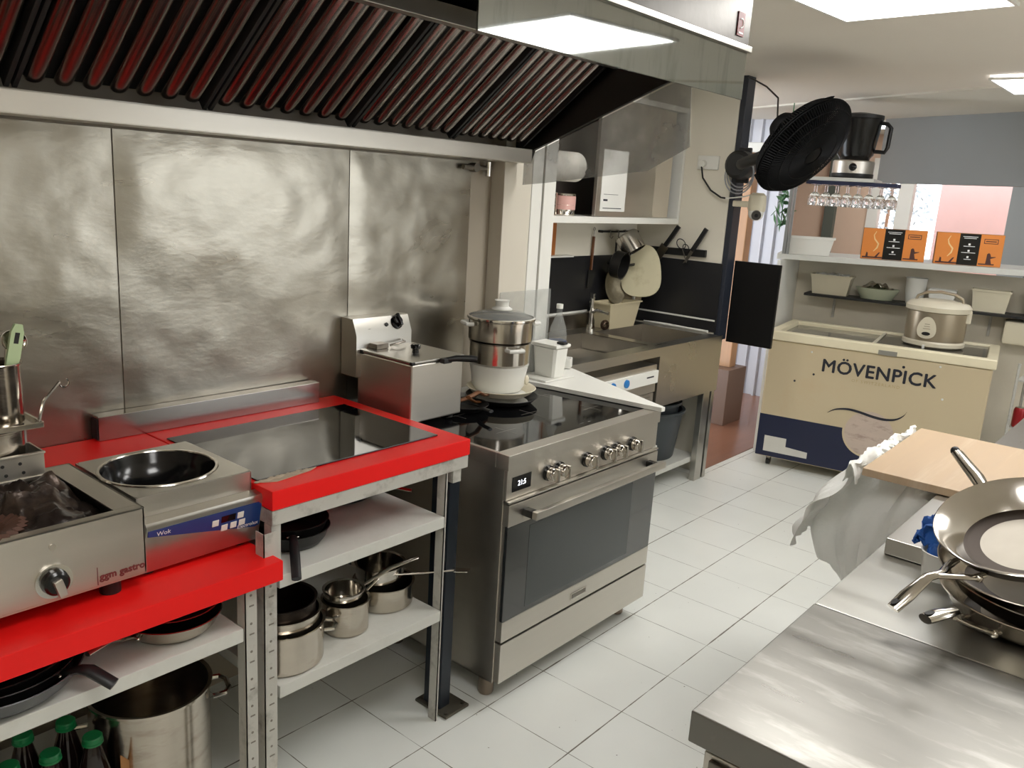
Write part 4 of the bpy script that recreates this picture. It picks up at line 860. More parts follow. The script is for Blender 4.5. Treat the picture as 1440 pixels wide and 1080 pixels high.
cgs.obj('cage', mat('fan_black', rgb(5, 5, 6), .6, spec=.15), t)
MB(FMx).lathe([(0, .064), (.042, .064), (.044, .068), (0, .072)], (0, 0, 0), 28).obj('badge', MATS['fan_black'], t)
bd = MB(FMx)
for k in range(5):
    a0 = 2*PI*k/5
    def blade(u, v, a0=a0):
        a = a0+v*1.05; r = .04+u*.225; return (r*math.cos(a), r*math.sin(a), -.02+.045*(v-.5))
    bd2 = MB(FMx); bd2.grid(blade, 6, 8); bd2.obj('blade', MATS['fan_black'], t, solid=.002)
MB(FMx).lathe([(0, .03), (.035, .025), (.04, -.03), (0, -.035)], (0, 0, 0), 24).obj('hub', MATS['fan_black'], t)
MB(FMx).lathe([(0, -.085), (.07, -.085), (.085, -.10), (.085, -.16), (.06, -.20), (0, -.205)], (0, 0, 0), 28).obj('motor_housing', MATS['fan_black'], t)
hp = FMx @ Vector((0, 0, -.15))
MB().tube([hp, hp+Vector((.05, .03, -.10)), Vector((4.36, 2.10, 1.90)), Vector((4.55, 2.21, 1.90))], [.035, .035, .03, .03], 12).lathe([(0, 0), (.075, 0), (.08, .01), (.08, .10), (.06, .12), (0, .12)], (4.70, 2.255, 1.90), 24, Matrix.Rotation(-PI/2, 4, 'Y') @ Matrix.Rotation(0, 4, 'X')).obj('wall_arm', BLACK, t)
MB().box(4.68, 4.70, 2.22, 2.30, 1.80, 2.0, .006).obj('wall_plate', BLACK, t)
o = MB().tube([(4.68, 2.29, 2.385), (4.62, 2.22, 2.36), (4.52, 2.10, 2.31), (4.44, 1.99, 2.24), FMx @ Vector((0, .02, -.20))], .0045, 6).obj('fan_cable', BLACK); tag(o, 'dark cable sagging under the ceiling to the black fan', 'cable')
t = thing('coiled_cable', 'loops of thin grey cable hanging under the fan arm', 'cable', (4.66, 2.26, 1.86))
for k in range(3): MB().tube(arc((4.655-.01*k, 2.255, 1.86-.01*k), .085+.008*k, 0, 2*PI, 26, Vector((.2, 1, 0)).normalized()), .004, 6, True).obj('loop', mat('grey_cable', rgb(150, 152, 156), .4) if 'grey_cable' not in MATS else MATS['grey_cable'], t)
o = MB().box(4.80, 4.825, 2.005, 2.297, .845, 1.345, .003).obj('swing_panel', mat('black_door_panel', rgb(9, 8, 8), .5, spec=.25)); tag(o, 'black half-height swing door panel at the end of the sink', 'door')
t = thing('hanging_plant', 'dark green hanging leaves beside the doorway below the fan', 'plant', (5.9, 2.62, 1.8))
for k in range(46):
    p = Vector((5.92+random.uniform(-.05, .05), 2.52+random.uniform(-.07, .05), 1.95-random.random()*.42)); a = Vector((random.uniform(-1, 1), random.uniform(-1, 1), random.uniform(-1.4, .2))).normalized()*.05; d = a.orthogonal().normalized()*.02
    if k == 0: lb = MB()
    lb._add([p-a, p+d, p+a, p-d], [(0, 1, 2, 3)])
lb.obj('leaves', LEAF, t)
MB().tube([(5.92, 2.53, 2.385), (5.93, 2.53, 2.0), (5.91, 2.51, 1.55)], .004, 6).obj('stem', LEAF, t)

# ================================================================ CHEST FREEZER (its own frame: x along the front, y to the back)
uF = Vector((.17, -.985, 0)).normalized(); nF = Vector((-uF.y, uF.x, 0))
FZ = Matrix(((uF.x, nF.x, 0, 5.17), (uF.y, nF.y, 0, 2.17), (0, 0, 1, 0), (0, 0, 0, 1)))
def fpt(a, b_, c): return FZ @ Vector((a, b_, c))
t = thing('chest_freezer', 'cream ice cream chest freezer with navy base and large lettering', 'freezer', M=FZ)
L_, D_ = 1.27, .66
bd = MB(FZ).box(0, L_, 0, D_, .065, .845, .012, seg=3).obj('body', FRZ, t)
MB(FZ).box(.0015, .69, -.0016, .01, .072, .352, .0008).box(.69, L_-.0015, -.0016, .01, .072, .352, .0008).obj('base_print', FRZN, bd, label='navy printed band along the foot')
b = MB(FZ); fr = .045
b.box(-.014, L_+.014, -.016, fr, .846, .905, .010, seg=3).box(-.014, L_+.014, D_-fr, D_+.012, .846, .905, .010, seg=3).box(-.014, fr, fr, D_-fr, .846, .905, .008).box(L_-fr, L_+.014, fr, D_-fr, .846, .905, .008)
b.obj('rim', mat('pale_cream_rim', rgb(232, 222, 192), .35), t, label='paler cream top rim')
MB(FZ).box(fr+.002, .64, fr+.002, D_-fr-.002, .872, .878, .001).obj('glass_lid', LIDGL, t, label='pale sliding glass lid')
lb2 = MB(FZ).box(.60, L_-fr-.002, fr+.002, D_-fr-.002, .884, .890, .001).obj('glass_lid', mat('dark_lid', rgb(84, 80, 72), .15, 0, .06), t, label='darker sliding lid carrying the rice cooker')
MB(FZ).box(.60, .618, fr+.002, D_-fr-.002, .890, .898, .001).obj('lid_edge', CREAMP, lb2)
MB(FZ).box(fr+.002, L_-fr-.002, fr+.002, D_-fr-.002, .847, .85).obj('inner_floor', FRZ, t)
MB(FZ).box(.655, .76, -.0195, -.0162, .846, .874, .001).obj('latch', mat('grey_latch', rgb(150, 148, 140), .4, .4), t)
for q in ((.08, .06), (L_-.08, .06), (.08, D_-.06), (L_-.08, D_-.06)):
    cs = MB(FZ).box(q[0]-.014, q[0]+.014, q[1]-.02, q[1]+.02, .045, .066, .002).obj('caster', STEELD, t)
    MB(FZ).cyl((q[0]-.012, q[1], .0275), (q[0]+.012, q[1], .0275), .026, 18).obj('wheel', BLACK, cs)
FF = FZ @ face_M((0, -.0018, 0), *FRONT)
def ftext(body, size, x, z, m, nm, sp=1., fat=0., al='CENTER'): return text(body, size, FF @ Matrix.Translation((x, z, .0004)), m, nm, bd, .0004, al, sp, 0, fat)
ftext('MÖVENPICK', .112, .667, .690, INK, 'lettering', 1.06, .0026)
MB(FF).lathe([(0, 0), (.0085, 0), (.0085, .0012), (0, .0012)], (.806, .788, 0), 14).obj('letter_dot', INK, bd)
ftext('®', .03, .972, .745, GOLDINK, 'mark')
ftext('OF SWITZERLAND', .026, .665, .652, GOLDINK, 'small_lettering', 1.35)
sw = MB(FF); n = 34; top = []; bot = []
for k in range(n+1):
    u = k/n; x = .44+u*.48
    kp = ((.415, .432), (.46, .462), (.53, .476), (.60, .470), (.68, .455), (.75, .450), (.81, .462), (.85, .492), (.865, .522))
    q_ = u*(len(kp)-1.0001); i_ = int(q_); f_ = q_-i_; cr = lambda a, b, c, d: .5*(2*b+(c-a)*f_+(2*a-5*b+4*c-d)*f_**2+(3*b-a-3*c+d)*f_**3)
    g4 = [kp[max(0, min(len(kp)-1, i_+w))] for w in (-1, 0, 1, 2)]
    x = cr(*[g[0] for g in g4]); z = cr(*[g[1] for g in g4])
    w = .012*math.sin(PI*min(1, u*1.02))**.8+.0015
    top.append((x, z+w*.6)); bot.append((x, z-w*.6))
sw.prism(top+bot[::-1], .0018, .0028); sw.obj('swoosh', INK, bd)
sc = MB(FF).prism(ell(.142, .142, 56, 2), .0003, .0016).obj('scoop_print', SCOOP, bd, label='round printed ice cream scoop')
for o_ in (sc,): o_.data.transform(Matrix.Translation(Vector((.672, -.0001, .342))))
rg = MB(FF @ Matrix.Translation((.672, .342, .0))).lathe([(.140, .0004), (.154, .0004), (.154, .0012), (.140, .0012)], (0, 0, 0), 56, closed=True).obj('scoop_ring', FRZ, bd)
MB(FF).prism([(.05, .105), (.33, .105), (.33, .145), (.19, .155), (.19, .21), (.05, .21)], .0001, .0012).obj('sticker', mat('white_sticker', rgb(206, 204, 196), .5, 0, .05, 20), bd)
for q in ((.30, .66, INK), (.19, .60, INK), (1.04, .63, WHITEP), (.27, .80, WHITEP), (1.0, .82, WHITEP)): MB(FF @ Matrix.Translation((q[0], q[1], 0))).lathe([(0, .0), (.007, 0), (.005, .003), (0, .004)], (0, 0, 0), 12).obj('screw', q[2], bd)

# ================================================================ RICE COOKER
RC = FZ @ Matrix.Translation((.915, .36, .8915))
t = thing('rice_cooker', 'grey and cream rice cooker standing on the chest freezer', 'rice cooker', M=RC)
R_ = .172
MB(RC).lathe([(0, 0), (R_*.93, 0), (R_+.006, .012), (R_+.006, .032), (R_-.002, .042)], (0, 0, 0), 48).obj('base', CREAMP, t)
bdy = MB(RC).lathe([(R_-.004, .038), (R_-.002, .05), (R_-.001, .215), (R_-.006, .22)], (0, 0, 0), 48).obj('cooker_body', CHAMP, t)
ld3 = MB(RC).lathe([(R_-.008, .216), (R_+.012, .222), (R_+.014, .25), (R_-.004, .270), (R_*.6, .284), (0, .288)], (0, 0, 0), 48).obj('lid', CREAMP, t)
MB(RC).tube([(-.135, 0, .268), (-.125, 0, .30), (-.08, 0, .325), (0, 0, .334), (.08, 0, .325), (.125, 0, .30), (.135, 0, .268)], .013, 10, flat=.7).obj('carry_handle', CHAMP, ld3)
MB(RC).box(.15, .19, -.05, -.01, .16, .24, .008).obj('hinge_clip', CREAMP, t)
PM = RC @ face_M((-.035, -R_+.004, .125), *FRONT)
cp2 = MB(PM).prism([(x*(1-.22*(y/.07)), y) for x, y in ell(.052, .066, 30, 2.2)], -.012, .008).obj('control_panel', CREAMP, t)
MB(PM).prism([(x, y-.036) for x, y in ell(.024, .011, 20, 2)], .008, .0105).obj('switch', BLACK, cp2)
MB(PM).box(-.016, .016, .006, .010, .008, .0088).box(-.014, .014, .02, .024, .008, .0088).box(-.02, .02, -.008, -.004, .008, .0088).obj('print', mat('grey_print', rgb(150, 140, 120), .5), cp2)
MB(RC).box(-.045, -.03, -R_-.012, -R_+.0, -.002, .02, .003).obj('latch', WHITEP, t)

# ================================================================ HATCH SHELVES BEHIND THE FREEZER
FS = FZ @ Matrix.Translation((-.10, .40, 0)) @ Matrix.Rotation(math.radians(9), 4, 'Z') @ Matrix.Rotation(-.012, 4, 'Y')
t = thing('hatch_shelf', 'white serving shelf with side panel over the chest freezer', 'shelf', M=FZ)
MB(FS).box(0, 2.4, 0, .55, 1.333, 1.37, .003).obj('top_board', SHELF, t)
MB(FZ).box(-.085, -.06, .30, .95, .003, 1.331, .002).obj('side_panel', WHITEP, t)
MB(FZ).box(-.06, 2.3, .86, .88, .003, 1.325, .001).obj('back_panel', mat('cream_back_panel', rgb(216, 208, 190), .5), t)
MB(FZ).prism([(.42, 1.14), (.46, 1.17), (.50, 1.15), (.52, 1.11), (.47, 1.12)], -.0865, -.0855, 'x').obj('sticker', mat('red_sticker', rgb(190, 90, 84), .5), t)
MB(FZ).box(-.088, -.066, .40, .44, 1.371, 1.87, .002).box(-.06, -.045, .40, .42, 1.371, 1.87, .002).obj('post', mat('grey_post', rgb(150, 152, 150), .4, .5), t)
t = thing('black_shelf', 'narrow black shelf of tubs between freezer and serving shelf', 'shelf', M=FZ)
MB(FZ).box(.04, 2.2, .66, .858, 1.083, 1.10, .002).obj('board', BLACK, t)
for bx in (.22, 1.2, 2.0): MB(FZ).box(bx-.008, bx+.008, .84, .858, .93, 1.083, .002).obj('bracket', WHITEM, t)
def tub2(label, x, w, d, h, m, lid=None, y=.70, z=1.101, group=None, ml=None):
    T = (FS if z > 1.3 else FZ) @ Matrix.Translation((x, y, z))
    t = thing('food_tub', label, 'tub', M=T, group=group)
    b = MB(T); q = lambda s_, zz: [(w/2*s_*a, d/2*s_*c, zz) for a, c in ((-1, -1), (1, -1), (1, 1), (-1, 1))]
    vs = q(.84, 0)+q(.98, h-.012)+q(1.04, h-.012)+q(1.04, h)+q(.95, h)+q(.82, .004)
    b._add(vs, [(3, 2, 1, 0)]+[(j*4+k, j*4+(k+1) % 4, (j+1)*4+(k+1) % 4, (j+1)*4+k) for j in range(5) for k in range(4)]+[(20, 21, 22, 23)])
    b.obj('tub_body', m, t)
    if lid: MB(T).box(-w/2*1.05, w/2*1.05, -d/2*1.05, d/2*1.05, h+.0005, h+.014, .004).obj('lid', ml or m, t)
    return t
CREAMT = mat('old_cream_plastic', rgb(204, 196, 172), .4, 0, .04)
t = tub2('cream tub with a folded cloth at the near end of the black shelf', .20, .27, .13, .135, CREAMT, y=.755)
MB(FZ).grid(lambda u, v: (.09+u*.22, .715+v*.08, 1.226+.02*noise.noise(Vector((u*7, v*5, 1)))+.01), 16, 8).obj('cloth', PAPER, t, solid=.004)
t = thing('serving_dish', 'oval pale green dish with crumpled foil on the black shelf', 'dish', M=FZ @ Matrix.Translation((.50, .755, 1.101)))
T_ = FZ @ Matrix.Translation((.50, .755, 1.101))
MB(T_).lathe([(0, 0), (.10, 0), (.135, .06), (.142, .075), (.135, .075), (.10, .008), (0, .006)], (0, 0, 0), 36, Matrix.Diagonal((1, .64, 1, 1))).obj('dish_body', mat('pale_green_dish', rgb(176, 182, 158), .35), t)
MB(T_).grid(lambda u, v: (-.10+u*.2, -.05+v*.1, .075+.035*noise.noise(Vector((u*5, v*4, 7)))+.02*math.sin(u*PI)), 22, 12).obj('crumpled_foil', SHINY, t, angle=15, solid=.001)
t = thing('plastic_cup', 'stack of white plastic cups on the black shelf', 'cup', M=FZ @ Matrix.Translation((.735, .755, 1.101)))
MB(FZ @ Matrix.Translation((.735, .755, 1.101))).lathe([(0, 0), (.05, 0), (.062, .08), (.066, .165), (.070, .17), (.062, .17), (.048, .005), (0, .004)], (0, 0, 0), 30).obj('cup_body', WHITEP, t)
tub2('small white tub behind the rice cooker next to the plastic cups', .90, .16, .13, .11, WHITEP, y=.755)
tub2('wide cream tub behind the rice cooker on the black shelf', 1.18, .22, .13, .14, CREAMT, y=.755)
tub2('cream lidded tub at the far end of the black shelf near the frame edge', 1.50, .26, .14, .15, WHITEP, lid=True, y=.755)
o = MB(FZ @ Matrix.Translation((1.48, .70, .912))).box(-.20, .24, -.02, .15, .0, .15, .02).obj('storage_box', CREAMT); tag(o, 'large cream box on the rear rim of the freezer beyond the rice cooker', 'box')
# on the serving shelf
t = tub2('white measuring tub at the end of the serving shelf', .20, .30, .17, .118, WHITEP, y=.11, z=1.3708)
T_ = FS @ Matrix.Translation((.20, .11, 1.3708))
MB(T_ @ Matrix.Rotation(-.13, 4, 'X')).box(-.10, -.045, -.0805, -.0795, .03, .034).box(-.10, -.06, -.0805, -.0795, .05, .054).box(-.10, -.045, -.0805, -.0795, .068, .072).box(-.10, -.06, -.0805, -.0795, .086, .09).obj('scale_mark', INK, t)
def carton(label, x, dz, rz=0.):
    T = FS @ Matrix.Translation((x+.10, .10, 1.3708)) @ Matrix.Rotation(rz, 4, 'Z')
    t = thing('gift_carton', label, 'box', M=T, group='printed cartons on the serving shelf')
    w, h = .385, .20
    MB(T).box(-w/2, w/2, 0, .07, 0, h, .0015).obj('carton_body', CARD, t)
    P = T @ face_M((-w/2, -.0006, 0), *FRONT)
    pa = MB(P).box(.002, w*.345, .002, h-.002, 0, .0008).obj('orange_print', ORANGE, t)
    pb_ = MB(P).box(w*.655, w-.002, .002, h-.002, 0, .0008).obj('orange_print', ORANGE, t)
    bl = MB(P).box(w*.346, w*.654, .002, h-.002, 0, .0008).obj('black_print', BLACKS, t)
    MB(P).box(.01, w*.345, .006, .016, .0009, .0014).prism([(.03, .014), (.045, .014), (.043, .04), (.034, .044)], .0009, .0014).prism([(.085, .014), (.10, .014), (.118, .045), (.108, .044)], .0009, .0014).obj('dark_motif', mat('print_brown', rgb(70, 34, 28), .5) if 'print_brown' not in MATS else MATS['print_brown'], pa)
    MB(P).tube([(.075, .05, .001), (.095, .075, .001), (.10, .10, .001), (.075, .13, .001), (.068, .155, .001), (.08, .18, .001)], [.002, .005, .005, .004, .003, .002], 6, flat=.12).obj('smoke_motif', mat('print_pale', rgb(238, 200, 140), .5) if 'print_pale' not in MATS else MATS['print_pale'], pa)
    x0 = w*.655
    MB(P).box(x0+.005, x0+.095, .010, .018, .0009, .0014).prism([(x0+.045, .018), (x0+.078, .018), (x0+.070, .05), (x0+.098, .060), (x0+.098, .064), (x0+.072, .062), (x0+.066, .080), (x0+.058, .086), (x0+.048, .078), (x0+.047, .05)], .0009, .0014).obj('figure_motif', MATS['print_brown'], pb_)
    MB(P).box(x0+.02, x0+.10, .142, .146, .0009, .0014).box(x0+.02, x0+.10, .168, .172, .0009, .0014).box(x0+.02, x0+.024, .146, .168, .0009, .0014).box(x0+.096, x0+.10, .146, .168, .0009, .0014).box(x0+.03, x0+.09, .154, .160, .0009, .0014).obj('title_print', MATS['print_brown'], pb_)
    b = MB(P)
    for zz, ww in ((.178, .085), (.168, .07), (.118, .065), (.078, .08), (.036, .04)): b.box(w/2-ww/2, w/2+ww/2, zz, zz+.0035, .0009, .0014)
    for zz in (.132, .092, .052): b.box(w/2-.006, w/2+.006, zz-.006, zz+.006, .0009, .0014)
    b.obj('pale_print', WHITEINK, bl)
carton('orange and black printed carton next to the white measuring tub end of the shelf', .615, 0)
carton('orange and black printed carton farther along the shelf, before the grey post', 1.055, 0)
o = MB(FS).box(1.50, 1.70, .02, .19, 1.3708, 1.385, .004).obj('tray', BLACK); tag(o, 'dark object lying at the far end of the serving shelf', 'tray')
# small top shelf with blender and hanging glasses
t = thing('bracket_shelf', 'small pale shelf under the grey header carrying the blender', 'shelf', M=FZ @ Matrix.Translation((.15, .6, 1.86)))
MB(FZ).box(-.09, .42, .42, .80, 1.862, 1.885, .003).obj('board', SHELF, t)
MB(FZ).box(.0, .56, .44, .46, 1.838, 1.8615, .002).box(.0, .56, .52, .54, 1.838, 1.8615, .002).box(.0, .56, .60, .62, 1.838, 1.8615, .002).obj('glass_rail', mat('navy_rail', rgb(30, 36, 66), .4), t)
BL = FZ @ Matrix.Translation((.262, .55, 1.8855))
t = thing('blender', 'black blender with a steel base on the small shelf under the header', 'blender', M=BL)
MB(BL).lathe([(0, 0), (.125, 0), (.13, .008), (.13, .03), (0, .03)], (0, 0, 0), 40).obj('base_ring', BLACK, t)
bb = MB(BL).lathe([(.128, .0305), (.128, .105), (.122, .112), (0, .114)], (0, 0, 0), 40).obj('base_body', STEEL, t)
MB(BL @ face_M((.02, -.128, .068), *FRONT)).lathe([(0, 0), (.024, 0), (.024, .012), (.018, .016), (0, .016)], (0, 0, 0), 24).obj('dial', BLACKS, bb)
MB(BL).lathe([(0, .1145), (.09, .1145), (.096, .13), (.112, .15), (.14, .36), (.144, .37), (0, .372)], (0, 0, 0), 40).obj('jug', BLACKS, t)
MB(BL).lathe([(0, .3725), (.145, .3725), (.145, .395), (.06, .41), (0, .41)], (0, 0, 0), 36).obj('jug_lid', BLACK, t)
MB(BL).tube([(.13, 0, .35), (.17, 0, .345), (.195, 0, .32), (.19, 0, .20), (.175, 0, .17), (.105, 0, .175)], .016, 10, flat=.8).obj('jug_handle', BLACK, t)
def glassm(): 
    T = FZ @ Matrix.Translation((.05, .49, 1.70))
    t = thing('wine_glass', 'wine glass hanging upside down under the small shelf', 'glass', M=T, group='stemmed glasses hanging under the small shelf')
    MB(T).lathe([(.030, 0), (.034, .03), (.032, .055), (.018, .078), (.004, .088), (.0035, .13), (.028, .136), (.028, .138), (0, .138), (0, .134), (.001, .09), (.016, .08), (.030, .055), (.0325, .03), (.0288, 0)], (0, 0, 0), 18).obj('glass_body', GLASS, t)
    return t
g0 = glassm()
for i, (gx, gy) in enumerate([(.05+.068*k, y) for y in (.49, .57) for k in range(8)]):
    if i == 0: continue
    p = FZ @ Vector((gx, gy, 1.70)); g = dup(g0, p)

# ================================================================ STEEL COUNTERS ALONG THE AISLE
def counter(name, label, x0, x1, y0, y1, z, m, skirt=.058, legs=True):
    t = thing(name, label, 'counter', ((x0+x1)/2, (y0+y1)/2, 0))
    MB().box(x0, x1, y0, y1, z-skirt, z, .003).obj('worktop', m, t)
    bd = MB().box(x0+.022, x1-.01, y0+.02, y1-.022, .12, z-skirt-.018, .003).box(x0+.03, x1-.012, y0+.03, y1-.03, z-skirt-.018, z-skirt).obj('cabinet_body', STEEL, t)
    for q in ((x0+.06, y1-.07), (x1-.06, y1-.07), (x0+.06, y0+.07), (x1-.06, y0+.07)): MB().cyl((*q, .0015), (*q, .12), .022, 14).obj('leg', STEELD, t)
    return t, bd
t, bd = counter('steel_counter', 'stainless counter with a worn worktop at the near end of the aisle', 1.152, 1.684, -.16, .534, .88, mat('worn_worktop_steel', rgb(128, 126, 121), .34, 1, .30, 2.6, 0, 60, (5, 1.1, 1), .20, dirt=rgb(172, 170, 164), dscale=3.5, damt=.7))
MB().box(1.166, 1.174, .43, .50, .70, .795, .003).cyl((1.166, .478, .775), (1.160, .478, .775), .006, 10).obj('hinge_plate', STEELD, bd)
MB().box(1.160, 1.174, -.13, .415, .16, .795, .003).obj('door', STEEL, bd)
counter('steel_counter', 'brighter stainless counter under the pan stack', 1.688, 2.63, -.16, .534, .879, mat('bright_worktop_steel', rgb(178, 177, 171), .36, 1, .14, 2.6, 0, 60, (5, 1.1, 1), .14))
o = MB().box(2.075, 2.635, -.14, .512, .8805, .922, .003).obj('steel_slab', STEELH); tag(o, 'thick flat steel slab lying on the bright counter before the wooden board', 'slab')
counter('steel_counter', 'far stainless counter beyond the wooden board', 3.12, 4.55, -.16, .53, .90, STEELH)
o = MB().tube([(3.55, .30, .906), (3.7, .34, .908), (3.85, .36, .906)], [.014, .018, .012], 10, flat=.6).obj('steel_strip', STEEL); tag(o, 'small steel strip lying on the far counter', 'strip')
# wooden board across the gap
o = MB(Matrix.Translation((2.52, .72, .9235)) @ Matrix.Rotation(.02, 4, 'Z')).box(0, .66, -.78, 0, 0, .024, .003).obj('wooden_board', WOODB); tag(o, 'pale beech board laid across the gap between the steel counters', 'board')
# bin with white bag under the board
t = thing('bin', 'white bin bag hanging from a bin under the wooden board', 'bin', (2.88, .60, 0))
MB().lathe([(0, .0015), (.17, .0015), (.215, .60), (.205, .60), (.165, .01), (0, .008)], (2.88, .50, 0), 36).obj('bin_body', mat('grey_bin', rgb(120, 120, 116), .5), t)
b = MB()
def bag(u, v):
    a = u*2*PI; z = .53+v*.415
    fold = noise.noise(Vector((math.cos(a)*3.0, math.sin(a)*3.0, z*1.2)))
    f2 = noise.noise(Vector((math.cos(a)*9, math.sin(a)*9, z*2.2+4)))
    f3 = noise.noise(Vector((math.cos(a)*22, math.sin(a)*22, z*3+9))); rx = .265+.05*(1-v)*.8+.028*fold+.02*f2+.008*f3; ry = .235+.22*math.sin((1-v)*2.3)+.035*fold+.03*f2+.012*f3
    zz = z if v > .02 else z+.05*fold
    if v > .9: rx -= .03*(v-.9)*10*.5; zz += .01*f2
    x = 2.87+rx*math.cos(a); y = .50+ry*math.sin(a)
    lim = .917 if y < .715 else 1.0
    if -.1 < y < .54: x = min(max(x, 2.645), 3.11)
    return (x, y, min(zz, lim))
b.grid(bag, 150, 30).obj('bag', BAGM, t, angle=60)
b = MB()
def rim(u, v):
    x = 2.50+u*.66; n1 = noise.noise(Vector((x*11, v*3, 2))); n2 = noise.noise(Vector((x*26, v*6, 8)))
    y = .735+.030*v+.014*n1+.01*n2; z = .905+.055*math.sin(v*PI*.9)+.016*n1+.008*n2-.05*max(0, v-.5)
    return (x, y, z)
b.grid(rim, 60, 10).obj('bag_rim', BAGM, t, angle=35, solid=.002)
b = MB()
def tail(u, v):
    x = 2.56+u*.56-.02*v; n1 = noise.noise(Vector((x*8, v*3, 12)))
    return (x+.03*n1, .745+.17*math.sin(v*1.5)+.05*n1+.02*noise.noise(Vector((x*24, v*4, 2))), .93-v*.30+.02*noise.noise(Vector((x*9, 0, 3))))
b.grid(tail, 50, 18).obj('bag_fold', BAGM, t, angle=45, solid=.0015)
t = thing('green_bottle', 'dark green bottle on the floor between the freezer and the bin', 'bottle', (4.55, 1.22, 0))
MB().lathe([(0, .0015), (.04, .0015), (.042, .01), (.042, .2), (.015, .26), (.014, .31), (0, .31)], (4.45, 1.20, 0), 20).obj('bottle_body', mat('green_glass', rgb(14, 70, 44), .1), t)
MB().lathe([(0, .3105), (.016, .3105), (.016, .325), (0, .325)], (4.45, 1.20, 0), 16).obj('bottle_cap', GREENCAP, t)
# rack of red cans right of the freezer
t = thing('wire_rack', 'wire rack with red cans beside the freezer', 'rack', (5.55, .80, 0))
b = MB()
for q in ((5.42, .80), (5.42, .5), (5.72, .80), (5.72, .5)): b.tube([(*q, .0015), (*q, .90)], .008, 6)
for z in (.25, .52, .80): b.box(5.42, 5.72, .5, .80, z, z+.008)
b.obj('frame', WHITEM, t)
rc = None
for k, (z, y) in enumerate(((.529, .76), (.529, .68), (.529, .60), (.259, .76), (.259, .68))):
    if rc is None:
        rc = thing('drink_can', 'red can standing on the wire rack beside the freezer', 'can', (5.47, y, z), 0, 'red cans on the wire rack')
        MB().lathe([(0, 0), (.028, 0), (.033, .01), (.033, .10), (.027, .115), (0, .115)], (5.47, y, z), 18).obj('can_body', mat('red_can', rgb(150, 30, 34), .3, .3), rc)
        MB().lathe([(0, .1155), (.026, .1155), (.024, .118), (0, .118)], (5.47, y, z), 18).obj('can_top', SHINY, rc)
    else: dup(rc, (5.47, y, z))

# ================================================================ STACK OF STEEL FRYING PANS
def skillet(name, label, M, r, h, hdir, hl, inm, outm, tipup=.05, htype=1):
    t = thing(name, label, 'frying pan', M=M)
    MB(M).lathe(pan_prof(r*.74, r, h, .004, .007), (0, 0, 0), 64).obj('pan_body', outm, t)
    MB(M).lathe([(0, .0052), (r*.53, .0052)], (0, 0, 0), 64).obj('base_disc', mat('worn_base_disc', rgb(156, 150, 140), .5, 1, .15, 10) if 'worn_base_disc' not in MATS else MATS['worn_base_disc'], t)
    MB(M).lathe([(r*.53, .0054), (r*.66, .0075), (r*.76, h*.16), (r*.86, h*.42), (r*.94, h*.75), (r*.98, h-.003)], (0, 0, 0), 64).obj('pan_interior', inm, t)
    a = Vector((math.cos(hdir), math.sin(hdir), 0)); s_ = Vector((-a.y, a.x, 0)); Z = Vector((0, 0, 1))
    for sd in (-1, 1):
        if sd == -1: hd = MB(M)
        hd.tube([a*(r*.93)+s_*sd*.034+Z*h*.55, a*(r+.012)+s_*sd*.030+Z*h*.62, a*(r+.05)+s_*sd*.010+Z*(h*.85), a*(r+.085)+Z*(h+.008)], [.008, .009, .0085, .009], 10, flat=.6)
    hd.tube([a*(r+.075)+Z*(h+.004), a*(r+hl*.5)+Z*(h+.02+tipup*.3), a*(r+hl*.8)+Z*(h+.022+tipup*.75), a*(r+hl)+Z*(h+.02+tipup)], [.011, .012, .016, .014], 12, flat=.62)
    ho = hd.obj('handle', SHINY, t)
    q = a*(r+hl*.94)+Z*(h+.022+tipup*.93+.008)
    for sd in (-1, 1):
        p0 = a*(r*.965)+s_*sd*.034+Z*h*.55
        MB(M).ball(p0+a*.010, .009, 12, 8).obj('rivet', SHINY, t)
    MB(M @ Matrix.Translation(q)).prism([(x*.0+a.x*y+s_.x*x, a.y*y+s_.y*x) for x, y in ell(.006, .013, 16, 2)], 0, .0015).obj('hanging_hole', DARKIN, ho)
    return t
PX, PY = 1.955, .175
skillet('frying_pan', 'lowest steel frying pan of the stack on the bright counter', Matrix.Translation((PX-.02, PY, .8805)) , .172, .058, math.radians(157), .17, PANIN, POT, .0)
skillet('frying_pan', 'steel frying pan second from the bottom of the stack', Matrix.Translation((PX, PY-.005, .916)) @ Euler((.02, -.05, 0)).to_matrix().to_4x4(), .176, .056, math.radians(-40), .2, PANIN, POT, .05)
skillet('frying_pan', 'steel frying pan directly under the tilted top pan', Matrix.Translation((PX-.008, PY+.012, .955)) @ Euler((-.05, -.14, 0)).to_matrix().to_4x4(), .172, .054, math.radians(-75), .16, PANIN, POT, -.01)
th_, ph_ = .40, 2.66
nrm = Vector((math.sin(th_)*math.cos(ph_), math.sin(th_)*math.sin(ph_), math.cos(th_)))
TQ = nrm.to_track_quat('Z', 'Y').to_matrix().to_4x4()
ccen = Vector((1.965, .222, 1.082)); hT = .058
TQ.translation = ccen-nrm*hT
